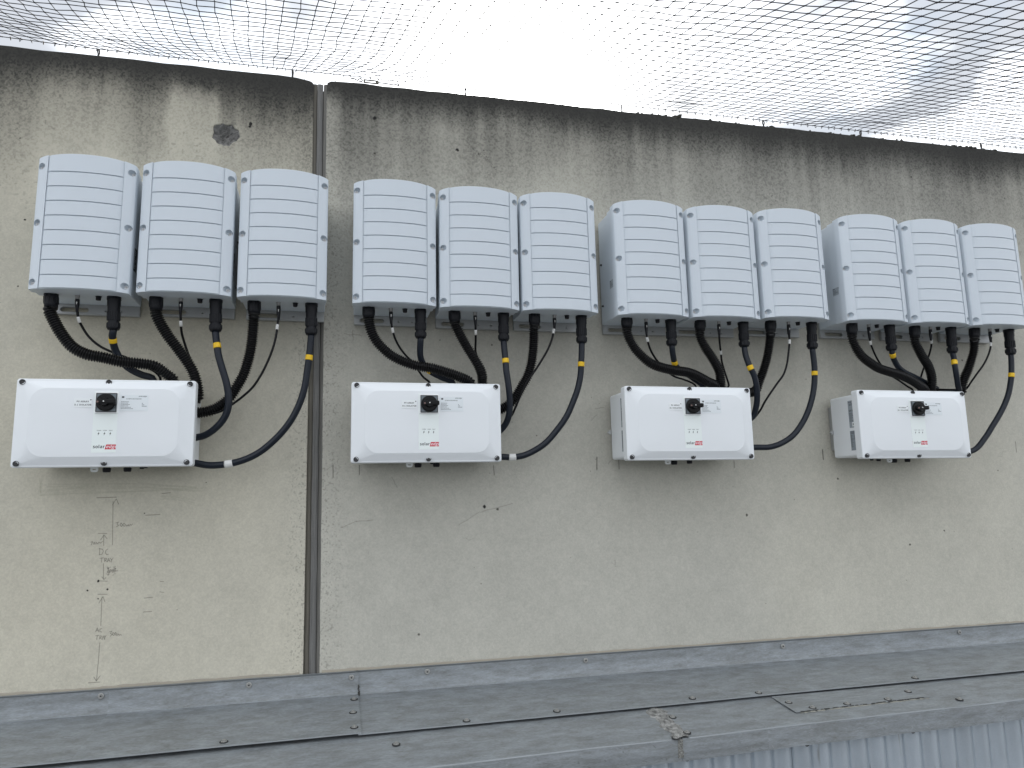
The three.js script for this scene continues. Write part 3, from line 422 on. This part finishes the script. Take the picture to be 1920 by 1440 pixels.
const wordmark = (x, px, py, s) => { x.textBaseline = 'alphabetic'; x.font = `bold ${s}px sans-serif`; x.fillStyle = '#26282b'; x.fillText('solar', px, py); const w = x.measureText('solar').width; x.font = `italic bold ${s * .98}px sans-serif`; const w2 = x.measureText('edge').width, bx = px + w + s * .06; x.fillStyle = '#c4182c'; x.beginPath(); x.moveTo(bx + s * .22, py - s * .82); x.lineTo(bx + w2 + s * .42, py - s * .82); x.lineTo(bx + w2 + s * .14, py + s * .26); x.lineTo(bx - s * .06, py + s * .26); x.fill(); x.fillStyle = '#f6dfe2'; x.fillText('edge', bx + s * .14, py); };
const matStrip = labelMat(300, 828, (x, w, h) => {
  x.fillStyle = '#5a5e60'; x.font = 'bold 16px sans-serif'; x.textAlign = 'center';
  [['POWER', 78], ['COMM', 150], ['FAULT', 222]].forEach(([s, cx]) => { x.fillStyle = '#55595c'; x.fillText(s, cx + 4, 535); x.fillStyle = '#2a2d30'; icon(x, cx, 572, 29); });
  x.textAlign = 'left'; wordmark(x, 18, 768, 61);
}, '#eff4f1', .4);
const matIso = labelMat(222, 120, (x, w, h) => { x.fillStyle = '#2f3133'; x.textAlign = 'center'; x.font = 'bold 33px sans-serif'; x.fillText('PV ARRAY', w / 2 - 4, 54); x.fillText('D.C ISOLATOR', w / 2, 98, 208); x.beginPath(); x.arc(205, 18, 8, 0, 7); x.fill(); }, '#f2f4f4', .35);
const matSpec = labelMat(348, 220, (x, w, h) => { x.fillStyle = '#3d4144'; x.fillRect(14, 20, 30, 24); x.font = 'italic bold 22px sans-serif'; x.fillText('solaredge', 222, 26); x.font = 'bold 17px sans-serif'; x.fillText('DC SWITCH DISCONNECTOR', 70, 62, 190); scribble(x, 8, 92, 150, 19, 6, '#70757a'); x.fillStyle = '#70757a'; x.fillRect(268, 112, 14, 8); x.fillRect(268, 132, 30, 8); x.fillRect(268, 151, 62, 8); }, '#e6eaec', .3);
const matBoxLabelA = labelMat(128, 384, (x, w, h) => { x.fillStyle = '#2c3034'; x.font = 'italic bold 20px sans-serif'; x.fillText('solaredge', 6, 28, 70); x.fillRect(100, 12, 16, 18); scribble(x, 24, 44, 90, 16, 2, '#2c3034'); for (const [cx, c] of [[16, 0], [46, 1], [76, 2], [108, 3]]) { x.fillStyle = '#2c3034'; x.fillRect(cx, 130, 12, 26); } scribble(x, 10, 172, 106, 13, 10, '#33373b'); x.fillStyle = '#f2f4f4'; x.fillRect(58, 306, 42, 60); x.fillStyle = '#444'; x.fillRect(72, 322, 14, 28); }, '#9aa1a8');
const matBoxLabelB = labelMat(128, 280, (x, w, h) => { scribble(x, 8, 12, 110, 13, 3, '#30353a'); scribble(x, 8, 60, 50, 12, 15, '#3a3f44'); scribble(x, 70, 60, 50, 12, 6, '#3a3f44'); }, '#8d949b');
const screwRing = lathe([[0, .0012], [.0046, .0012], [.005, .0002], [.0062, -.0004], [.0078, .001], [.0092, .0034], [.0092, -.006]], 22).rotateX(Math.PI / 2), screwHead = new THREE.CylinderGeometry(.0047, .0047, .003, 12).rotateX(Math.PI / 2);
const matRing = std([.045, .048, .052], .5), matKnob = dull([.004, .004, .0045], .4, .4), matSwitchPlate = std([.17, .20, .22], .5), matBezel = std([.82, .84, .84], .4);
const tabGeo = (() => { const s = new THREE.Shape(); s.moveTo(-.012, 0); s.lineTo(-.012, -.016); s.absarc(-.004, -.016, .008, Math.PI, 1.5 * Math.PI, false); s.lineTo(.004, -.024); s.absarc(.004, -.016, .008, 1.5 * Math.PI, 2 * Math.PI, false); s.lineTo(.012, 0); s.closePath(); const h = new THREE.Path(); h.moveTo(-.007, -.013); h.lineTo(.007, -.013); h.lineTo(.005, -.018); h.lineTo(-.005, -.018); h.closePath(); s.holes.push(h); for (const x of [-.007, 0, .007]) { const c = new THREE.Path(); c.moveTo(x - .0016, -.009); c.lineTo(x + .0016, -.009); c.lineTo(x + .0016, -.005); c.lineTo(x - .0016, -.005); c.closePath(); s.holes.push(c); } return new THREE.ExtrudeGeometry(s, { depth: .004, bevelEnabled: true, bevelSize: .0006, bevelThickness: .0006, bevelSegments: 1 }); })();
const glandGeo = merge([lathe([[0, -.024], [.0105, -.024], [.0125, -.021], [.0132, -.012], [.0132, -.010], [.010, -.0095], [.010, .004]], 18), new THREE.CylinderGeometry(.0148, .0148, .008, 6).translate(0, -.0035, 0)]);
function makeManager(pos, roll, label, glands) {
  const t = thing('manager_box', label, 'electrical box', pos, 'white manager boxes below the inverters'); t.rotation.z = roll;
  const cy = MH / 2, F = .2613;
  obj('wall_bracket', box(.50, .20, .034, 0, cy, .0175, .003), matPlate, t);
  obj('rear_box', box(.530, .272, .172, 0, cy, .121, .010), matBox, t);
  const cov = obj('cover', boxCoverGeo, matBox, t);
  for (const [x, y] of [[-.261, .136], [.002, .138], [.261, .136], [-.261, -.136], [.002, -.1365], [.261, -.136]]) { const s = obj('screw', screwRing, matRing, cov); s.position.set(x, cy + y, .2500 - .002); const h = obj('screw_head', screwHead, darkSteel, s); h.position.z = .0008; }
  obj('side_lug', merge([box(.010, .018, .010, -.272, cy - .02, .045, .002), new THREE.CylinderGeometry(.004, .004, .012, 8).rotateZ(Math.PI / 2).translate(-.277, cy - .02, .045)]), matPlate, t);
  const sw = obj('isolator_switch', box(.072, .074, .004, .003, cy + .0665, F + .0015, .0015), matBezel, t);
  obj('switch_plate', box(.0645, .0645, .006, .003, cy + .0665, F + .004, .001), matSwitchPlate, sw);
  obj('plate_rim', (() => { const s = new THREE.Shape(rrect(.0322, .0322, .001, 1).map(p => new THREE.Vector2(...p))); s.holes.push(new THREE.Path(rrect(.0298, .0298, .001, 1).map(p => new THREE.Vector2(...p)))); return new THREE.ExtrudeGeometry(s, { depth: .0015, bevelEnabled: false }).translate(.003, cy + .0665, F + .0068); })(), matRing, sw);
  const kc = [.003, cy + .0665, F + .007];
  obj('knob', merge([lathe([[0, .013], [.026, .013], [.0292, .0115], [.0305, .008], [.0305, .002], [.0288, .0]], 40).rotateX(Math.PI / 2).translate(...kc), box(.058, .0165, .017, kc[0] + .006, kc[1] + .001, kc[2] + .0195, .004), new THREE.CylinderGeometry(.0125, .0155, .016, 24).rotateX(Math.PI / 2).translate(kc[0] - .001, kc[1], kc[2] + .019)]), matKnob, sw);
  obj('knob_screw', new THREE.CylinderGeometry(.0022, .0022, .002, 10).rotateX(Math.PI / 2).translate(kc[0] - .001, kc[1] + .001, kc[2] + .0278), matTag, sw);
  obj('knob_mark', box(.006, .006, .002, kc[0] - .0195, kc[1] - .001, kc[2] + .0275, .0004), std([.16, .10, .09], .6), sw);
  const film = obj('indicator_strip', plate(.075, .207), matStrip, t); film.position.set(.0014, cy + .001, F + .0003);
  const iso = obj('isolator_label', plate(.0555, .030, .0012), matIso, t); iso.position.set(-.070, cy + .0655, F + .0005);
  const sp = obj('rating_label', plate(.087, .055), matSpec, t); sp.position.set(.0887, cy + .0667, F + .0004);
  for (const s of [-1, 1]) { const la = obj('side_label', plate(.040, .120), matBoxLabelA, t); la.rotation.y = s * Math.PI / 2; la.position.set(s * .2653, cy + .050, .180); const lb = obj('side_label', plate(.042, .086), matBoxLabelB, t); lb.rotation.y = s * Math.PI / 2; lb.position.set(s * .2653, cy - .066, .180); }
  const lk = obj('lock_tab', tabGeo, matBezel, t); lk.position.set(-.058, .012, .135);
  for (const [x, s] of glands) { const g = obj('cable_gland', glandGeo, matPlug, t); g.position.set(x, .012, .125); g.scale.setScalar(s); }
  return t;
}
const MANAGERS = [[0.0, 1.9, 0.0005], [1.093, 1.905, 0.0006], [2.161, 1.905, -0.001], [3.235, 1.903, -0.0019]];
const mLabels = ['white manager box with rotary isolator on the pencil-marked wall panel', 'white manager box with rotary isolator, first from the joint on the longer panel', 'white manager box with rotary isolator, second from the joint on the longer panel', 'white manager box with rotary isolator, third from the joint on the longer panel'];
const mGl = [[[-.022, 1.05], [.045, 1], [.092, .62], [.104, .5]], [[-.024, 1.05], [.047, 1], [.03, .55]], [[-.024, 1.05], [.046, .9]], [[-.024, 1.05], [.047, .95], [-.105, .75], [-.14, .6]]];
MANAGERS.forEach(([x, y, r], n) => makeManager([x, y - MH / 2, 0], r, mLabels[n], mGl[n]));

// --- cables: [inverter, kind, socket, connector end, path into the manager box, marker distances]
const CABLES = [
  [1,'c',[-0.223,2.359,0.17],[-0.22,2.311,0.17],[[-0.224,2.307,0.171],[-0.204,2.26,0.172],[-0.178,2.216,0.171],[-0.142,2.173,0.17],[-0.096,2.149,0.168],[-0.046,2.14,0.165],[0.012,2.127,0.161],[0.069,2.123,0.156],[0.121,2.115,0.15],[0.156,2.091,0.143],[0.182,2.067,0.134],[0.182,2.025,0.13]],[]],
  [1,'m',[-0.141,2.359,0.165],[-0.139,2.312,0.165],[[-0.134,2.276,0.157],[-0.127,2.256,0.143],[-0.106,2.221,0.131],[-0.073,2.191,0.12],[-0.027,2.168,0.111],[0.019,2.151,0.103],[0.066,2.13,0.096],[0.127,2.086,0.092],[0.127,2.025,0.092]],[0.037]],
  [1,'a',[-0.022,2.359,0.165],[-0.018,2.238,0.165],[[-0.022,2.224,0.158],[-0.023,2.207,0.144],[-0.021,2.187,0.132],[-0.013,2.163,0.12],[0.004,2.133,0.11],[0.032,2.109,0.1],[0.067,2.092,0.091],[0.102,2.08,0.084],[0.102,2.025,0.084]],[0.038]],
  [2,'c',[0.117,2.364,0.165],[0.119,2.315,0.165],[[0.121,2.302,0.165],[0.137,2.267,0.163],[0.165,2.222,0.16],[0.196,2.181,0.155],[0.227,2.137,0.15],[0.249,2.099,0.143],[0.261,2.061,0.135],[0.265,2.03,0.126],[0.263,2.005,0.116],[0.25,1.995,0.116]],[]],
  [2,'m',[0.201,2.364,0.165],[0.201,2.318,0.165],[[0.202,2.275,0.153],[0.202,2.246,0.132],[0.208,2.217,0.114],[0.219,2.18,0.1],[0.238,2.128,0.09],[0.245,2.076,0.083],[0.243,2.036,0.08],[0.25,2.026,0.08]],[0.045]],
  [2,'a',[0.321,2.364,0.165],[0.324,2.243,0.165],[[0.327,2.222,0.169],[0.333,2.191,0.177],[0.34,2.153,0.181],[0.354,2.107,0.183],[0.372,2.049,0.183],[0.38,1.997,0.18],[0.377,1.953,0.175],[0.359,1.915,0.167],[0.329,1.884,0.157],[0.297,1.865,0.144],[0.259,1.856,0.129],[0.25,1.846,0.12]],[0.056]],
  [3,'c',[0.455,2.362,0.165],[0.457,2.315,0.165],[[0.455,2.302,0.159],[0.452,2.25,0.149],[0.447,2.198,0.139],[0.438,2.152,0.131],[0.421,2.093,0.123],[0.397,2.046,0.117],[0.373,2.007,0.111],[0.336,1.974,0.107],[0.3,1.958,0.103],[0.251,1.948,0.101],[0.25,1.938,0.101]],[]],
  [3,'m',[0.542,2.362,0.165],[0.544,2.308,0.165],[[0.54,2.269,0.167],[0.537,2.235,0.17],[0.529,2.194,0.171],[0.511,2.14,0.168],[0.487,2.087,0.163],[0.458,2.041,0.156],[0.421,2.006,0.146],[0.383,1.978,0.133],[0.345,1.956,0.118],[0.257,1.935,0.1],[0.25,1.925,0.1]],[0.039]],
  [3,'a',[0.662,2.362,0.165],[0.663,2.24,0.165],[[0.662,2.219,0.164],[0.657,2.156,0.163],[0.652,2.111,0.161],[0.643,2.043,0.158],[0.624,1.977,0.155],[0.591,1.911,0.152],[0.544,1.852,0.148],[0.483,1.8,0.144],[0.422,1.772,0.139],[0.36,1.76,0.134],[0.311,1.759,0.129],[0.25,1.768,0.123],[0.25,1.758,0.12]],[0.084,0.605]],
  [4,'c',[0.875,2.355,0.17],[0.876,2.313,0.17],[[0.877,2.304,0.171],[0.885,2.266,0.172],[0.904,2.228,0.171],[0.931,2.197,0.17],[0.963,2.171,0.168],[1.011,2.148,0.165],[1.065,2.133,0.161],[1.119,2.127,0.156],[1.175,2.113,0.15],[1.231,2.096,0.143],[1.276,2.075,0.134],[1.276,2.03,0.13]],[]],
  [4,'m',[0.96,2.355,0.165],[0.962,2.306,0.165],[[0.968,2.274,0.157],[0.977,2.248,0.143],[0.997,2.212,0.131],[1.025,2.179,0.12],[1.043,2.164,0.111],[1.071,2.13,0.103],[1.093,2.101,0.096],[1.121,2.077,0.092],[1.121,2.03,0.092]],[0.034]],
  [4,'a',[1.075,2.355,0.165],[1.076,2.24,0.165],[[1.075,2.215,0.156],[1.078,2.174,0.138],[1.091,2.149,0.122],[1.12,2.123,0.108],[1.165,2.102,0.096],[1.212,2.082,0.085],[1.212,2.03,0.085]],[0.139]],
  [5,'c',[1.21,2.352,0.165],[1.211,2.309,0.165],[[1.215,2.298,0.164],[1.235,2.257,0.162],[1.257,2.219,0.157],[1.286,2.176,0.15],[1.31,2.139,0.141],[1.323,2.113,0.13],[1.329,2.082,0.117],[1.329,2.03,0.117]],[]],
  [5,'m',[1.293,2.352,0.165],[1.294,2.309,0.165],[[1.297,2.276,0.151],[1.301,2.249,0.127],[1.303,2.214,0.108],[1.311,2.182,0.094],[1.317,2.132,0.084],[1.32,2.082,0.08],[1.32,2.03,0.08]],[0.035]],
  [5,'a',[1.409,2.352,0.165],[1.408,2.239,0.165],[[1.408,2.215,0.17],[1.411,2.157,0.178],[1.412,2.117,0.183],[1.418,2.072,0.183],[1.423,2.029,0.18],[1.426,1.985,0.173],[1.423,1.942,0.163],[1.414,1.911,0.148],[1.386,1.879,0.13],[1.343,1.869,0.12]],[0.083]],
  [6,'c',[1.539,2.353,0.165],[1.537,2.308,0.165],[[1.536,2.295,0.159],[1.537,2.252,0.147],[1.534,2.196,0.137],[1.528,2.152,0.128],[1.514,2.107,0.12],[1.492,2.068,0.113],[1.469,2.028,0.108],[1.443,1.997,0.104],[1.394,1.969,0.101],[1.343,1.959,0.101]],[]],
  [6,'m',[1.623,2.353,0.165],[1.622,2.308,0.165],[[1.616,2.287,0.167],[1.61,2.261,0.17],[1.591,2.214,0.171],[1.567,2.173,0.169],[1.538,2.128,0.166],[1.509,2.089,0.16],[1.487,2.05,0.152],[1.472,2.012,0.142],[1.457,1.974,0.13],[1.442,1.942,0.116],[1.393,1.899,0.099],[1.343,1.889,0.099]],[0.022]],
  [6,'a',[1.738,2.353,0.165],[1.736,2.239,0.165],[[1.735,2.207,0.164],[1.731,2.154,0.163],[1.728,2.115,0.161],[1.716,2.058,0.158],[1.694,2.001,0.155],[1.664,1.939,0.152],[1.622,1.883,0.148],[1.576,1.834,0.144],[1.53,1.804,0.139],[1.485,1.785,0.134],[1.441,1.779,0.129],[1.38,1.781,0.123],[1.343,1.771,0.12]],[0.086,0.599]],
  [7,'c',[1.937,2.351,0.17],[1.935,2.309,0.17],[[1.934,2.298,0.171],[1.945,2.26,0.172],[1.968,2.222,0.171],[2.001,2.188,0.17],[2.041,2.16,0.168],[2.093,2.145,0.165],[2.147,2.136,0.161],[2.208,2.13,0.156],[2.257,2.115,0.15],[2.301,2.095,0.143],[2.346,2.075,0.134],[2.346,2.03,0.13]],[]],
  [7,'m',[2.025,2.351,0.165],[2.024,2.296,0.165],[[2.03,2.268,0.157],[2.047,2.23,0.143],[2.071,2.197,0.131],[2.092,2.178,0.12],[2.13,2.144,0.111],[2.174,2.119,0.103],[2.218,2.109,0.096],[2.273,2.083,0.092],[2.273,2.03,0.092]],[0.03]],
  [7,'a',[2.137,2.351,0.165],[2.137,2.239,0.165],[[2.142,2.219,0.157],[2.153,2.189,0.142],[2.164,2.172,0.128],[2.179,2.158,0.115],[2.216,2.142,0.103],[2.268,2.113,0.093],[2.313,2.082,0.084],[2.313,2.03,0.084]],[0.076]],
  [8,'c',[2.275,2.353,0.165],[2.272,2.31,0.165],[[2.27,2.293,0.164],[2.287,2.249,0.162],[2.314,2.212,0.157],[2.342,2.175,0.15],[2.363,2.143,0.141],[2.372,2.112,0.13],[2.38,2.078,0.117],[2.38,2.03,0.117]],[]],
  [8,'m',[2.362,2.353,0.165],[2.361,2.301,0.165],[[2.367,2.27,0.153],[2.38,2.247,0.132],[2.392,2.23,0.114],[2.401,2.197,0.1],[2.416,2.153,0.09],[2.43,2.121,0.083],[2.438,2.084,0.08],[2.411,2.074,0.08]],[0.095]],
  [8,'a',[2.479,2.353,0.165],[2.477,2.243,0.165],[[2.476,2.213,0.171],[2.478,2.184,0.179],[2.488,2.15,0.183],[2.504,2.117,0.182],[2.515,2.073,0.177],[2.521,2.03,0.166],[2.522,1.988,0.151],[2.508,1.94,0.132],[2.411,1.93,0.12]],[0.095]],
  [9,'c',[2.614,2.363,0.165],[2.61,2.315,0.165],[[2.613,2.3,0.156],[2.613,2.252,0.139],[2.604,2.197,0.126],[2.592,2.152,0.115],[2.574,2.108,0.107],[2.552,2.063,0.102],[2.411,2.053,0.102]],[]],
  [9,'m',[2.702,2.363,0.165],[2.701,2.306,0.165],[[2.698,2.273,0.168],[2.688,2.23,0.171],[2.675,2.173,0.17],[2.657,2.128,0.167],[2.627,2.089,0.16],[2.599,2.05,0.15],[2.572,2.007,0.137],[2.555,1.97,0.121],[2.52,1.932,0.101],[2.411,1.922,0.101]],[0.033]],
  [9,'a',[2.818,2.363,0.165],[2.812,2.243,0.165],[[2.814,2.217,0.164],[2.817,2.171,0.162],[2.816,2.136,0.16],[2.813,2.092,0.157],[2.8,2.035,0.154],[2.774,1.968,0.15],[2.74,1.912,0.146],[2.695,1.862,0.141],[2.639,1.829,0.135],[2.586,1.814,0.13],[2.509,1.813,0.123],[2.411,1.803,0.12]],[0.107]],
  [10,'c',[3.022,2.365,0.17],[3.018,2.313,0.17],[[3.016,2.3,0.171],[3.029,2.259,0.172],[3.056,2.219,0.171],[3.095,2.19,0.17],[3.141,2.166,0.167],[3.201,2.15,0.163],[3.263,2.137,0.158],[3.32,2.118,0.151],[3.366,2.097,0.144],[3.408,2.073,0.135],[3.408,2.028,0.13]],[]],
  [10,'m',[3.113,2.365,0.165],[3.113,2.302,0.165],[[3.121,2.284,0.157],[3.141,2.258,0.143],[3.168,2.22,0.131],[3.194,2.194,0.12],[3.239,2.152,0.111],[3.297,2.123,0.103],[3.353,2.093,0.096],[3.38,2.079,0.092],[3.38,2.028,0.092]],[0.021]],
  [10,'a',[3.224,2.365,0.165],[3.224,2.245,0.165],[[3.232,2.23,0.158],[3.248,2.214,0.144],[3.278,2.18,0.132],[3.322,2.157,0.12],[3.377,2.139,0.11],[3.433,2.12,0.1],[3.488,2.101,0.091],[3.524,2.084,0.084],[3.485,2.074,0.084]],[0.019]],
  [11,'c',[3.361,2.365,0.165],[3.356,2.311,0.165],[[3.355,2.296,0.164],[3.371,2.26,0.162],[3.397,2.22,0.157],[3.426,2.185,0.15],[3.445,2.15,0.141],[3.457,2.116,0.13],[3.461,2.079,0.117],[3.461,2.028,0.117]],[]],
  [11,'m',[3.447,2.365,0.165],[3.443,2.311,0.165],[[3.455,2.3,0.153],[3.471,2.28,0.132],[3.469,2.24,0.114],[3.459,2.206,0.1],[3.448,2.17,0.09],[3.437,2.134,0.083],[3.422,2.086,0.08],[3.422,2.028,0.08]],[0.021]],
  [11,'a',[3.56,2.365,0.165],[3.555,2.243,0.165],[[3.551,2.22,0.173],[3.542,2.196,0.182],[3.543,2.161,0.183],[3.553,2.126,0.175],[3.57,2.092,0.159],[3.594,2.07,0.135],[3.485,2.06,0.12]],[0.052]],
  [12,'c',[3.695,2.365,0.165],[3.688,2.319,0.165],[[3.694,2.307,0.157],[3.699,2.267,0.143],[3.693,2.226,0.13],[3.678,2.18,0.12],[3.658,2.138,0.112],[3.646,2.101,0.106],[3.644,2.075,0.101],[3.485,2.065,0.101]],[]],
  [12,'m',[3.782,2.365,0.165],[3.78,2.305,0.165],[[3.774,2.291,0.168],[3.765,2.269,0.171],[3.744,2.226,0.168],[3.722,2.189,0.16],[3.698,2.154,0.147],[3.681,2.12,0.128],[3.658,2.08,0.104],[3.485,2.07,0.104]],[0.016]],
  [12,'a',[3.892,2.365,0.165],[3.887,2.243,0.165],[[3.886,2.214,0.164],[3.878,2.147,0.162],[3.873,2.118,0.159],[3.858,2.065,0.155],[3.833,2.012,0.15],[3.799,1.96,0.145],[3.759,1.908,0.139],[3.714,1.851,0.132],[3.651,1.795,0.124],[3.485,1.785,0.12]],[0.097]],
];
const plugGeo = L => merge([lathe([[0, 0], [.0235, 0], [.0235, -.012], [.0222, -.014], [.0222, -.034], [.0206, -.036], [.0202, -L * .72], [.0186, -L * .74], [.0186, -L * .77], [.0212, -L * .79], [.0215, -L * .95], [.0185, -L], [.0128, -L]].reverse(), 24), ...Array.from({ length: 16 }, (_, k) => { const a = k / 16 * 2 * Math.PI; return box(.0035, L * .26, .0035, .0205 * Math.cos(a), -.062 * L / .105, .0205 * Math.sin(a), .001); }), ...Array.from({ length: 10 }, (_, k) => { const a = k / 10 * 2 * Math.PI; return box(.006, L * .13, .006, .0200 * Math.cos(a), -L * .87, .0200 * Math.sin(a), .001); })]);
const nutGeo = L => merge([new THREE.CylinderGeometry(.0242, .0242, .012, 8).translate(0, -.006, 0), lathe([[0, 0], [.0228, 0], [.0232, -.014], [.0232, -L * .75], [.0218, -L * .8], [.0212, -L], [.015, -L]].reverse(), 20), ...Array.from({ length: 12 }, (_, k) => { const a = k / 12 * 2 * Math.PI; return box(.004, L * .5, .004, .0222 * Math.cos(a), -L * .45, .0222 * Math.sin(a), .001); })]);
const orient = (m, a, b) => { m.position.copy(a); m.quaternion.setFromUnitVectors(new THREE.Vector3(0, -1, 0), b.clone().sub(a).normalize()); };
for (const [unit, kind, base, end, path, marks] of CABLES) {
  const n = unit - 1, V = a => new THREE.Vector3(...a), A = V(base), B = V(end), L = A.distanceTo(B), dir = B.clone().sub(A).normalize();
  const start = B.clone().addScaledVector(dir, -.006), curve = new THREE.CatmullRomCurve3([start, B, ...path.map(V)], false, 'centripetal'), len = curve.getLength();
  A.y += .003;
  if (kind === 'c') {
    const t = thing('corrugated_conduit', `black corrugated conduit of the inverter ${whichUnit(n)}`, 'conduit', [0, 0, 0], 'corrugated conduits between inverters and manager boxes');
    const nut = obj('conduit_nut', nutGeo(L), matPlug, t); orient(nut, A, B);
    const per = .0084, ridges = Math.round(len / per), prof = [.0154, .0158, .0196, .0213, .0180];
    obj('ribbed_tube', sweep(curve, ridges * 5, 14, tt => { const q = (tt * ridges) % 1; return prof[Math.floor(q * 5 + 1e-6) % 5]; }), matConduit, t);
  } else if (kind === 'a') {
    const t = thing('power_cable', `thick blue-black power cable of the inverter ${whichUnit(n)}`, 'cable', [0, 0, 0], 'power cables between inverters and manager boxes');
    const pg = obj('plug', plugGeo(L), matPlug, t); orient(pg, A, B);
    obj('sheath', sweep(curve, Math.ceil(len / .012), 14, () => .0126), matCable, t);
    marks.forEach((d, k) => { const h = k ? .014 : .0095, m = obj(k ? 'cable_marker' : 'tape_band', sweep(curve, 6, 16, () => .0126 + .0011, clamp((d + .006 - h) / len), clamp((d + .006 + h) / len)), k ? matTag : matTape, t); if (!k) m.userData.label = 'yellow tape band'; });
  } else {
    const t = thing('data_cable', `thin black data cable of the inverter ${whichUnit(n)}`, 'cable', [0, 0, 0], 'data cables between inverters and manager boxes');
    const sk = obj('connector', merge([lathe([[0, -.014], [.0072, -.014], [.0072, -.002], [.0088, -.001], [.0088, .004]], 14)]), steel, t); orient(sk, A, B);
    const bd = obj('connector_boot', lathe([[0, -.013], [.0072, -.014], [.0078, -.018], [.0074, -L * .72], [.0055, -L], [.0046, -L - .012], [0, -L - .012]].reverse(), 14), matPlug, t); orient(bd, A, B);
    const ar = obj('arrow_mark', new THREE.ExtrudeGeometry(new THREE.Shape([[-.0012, -.006], [.0012, -.006], [.0012, 0], [.003, 0], [0, .004], [-.003, 0], [-.0012, 0]].map(p => new THREE.Vector2(...p))), { depth: .001, bevelEnabled: false }), matTag, t); ar.position.copy(A).lerp(B, .55); ar.position.z += .0066;
    obj('sheath', sweep(curve, Math.ceil(len / .012), 10, () => .0044), matComm, t);
    marks.forEach(d => obj('cable_marker', sweep(curve, 4, 12, () => .0057, clamp((d + .006 - .010) / len), clamp((d + .006 + .010) / len)), matTag, t));
  }
}
// ---------------------------------------------------------------- draw
camera.updateMatrixWorld();
renderer.render(scene, camera);
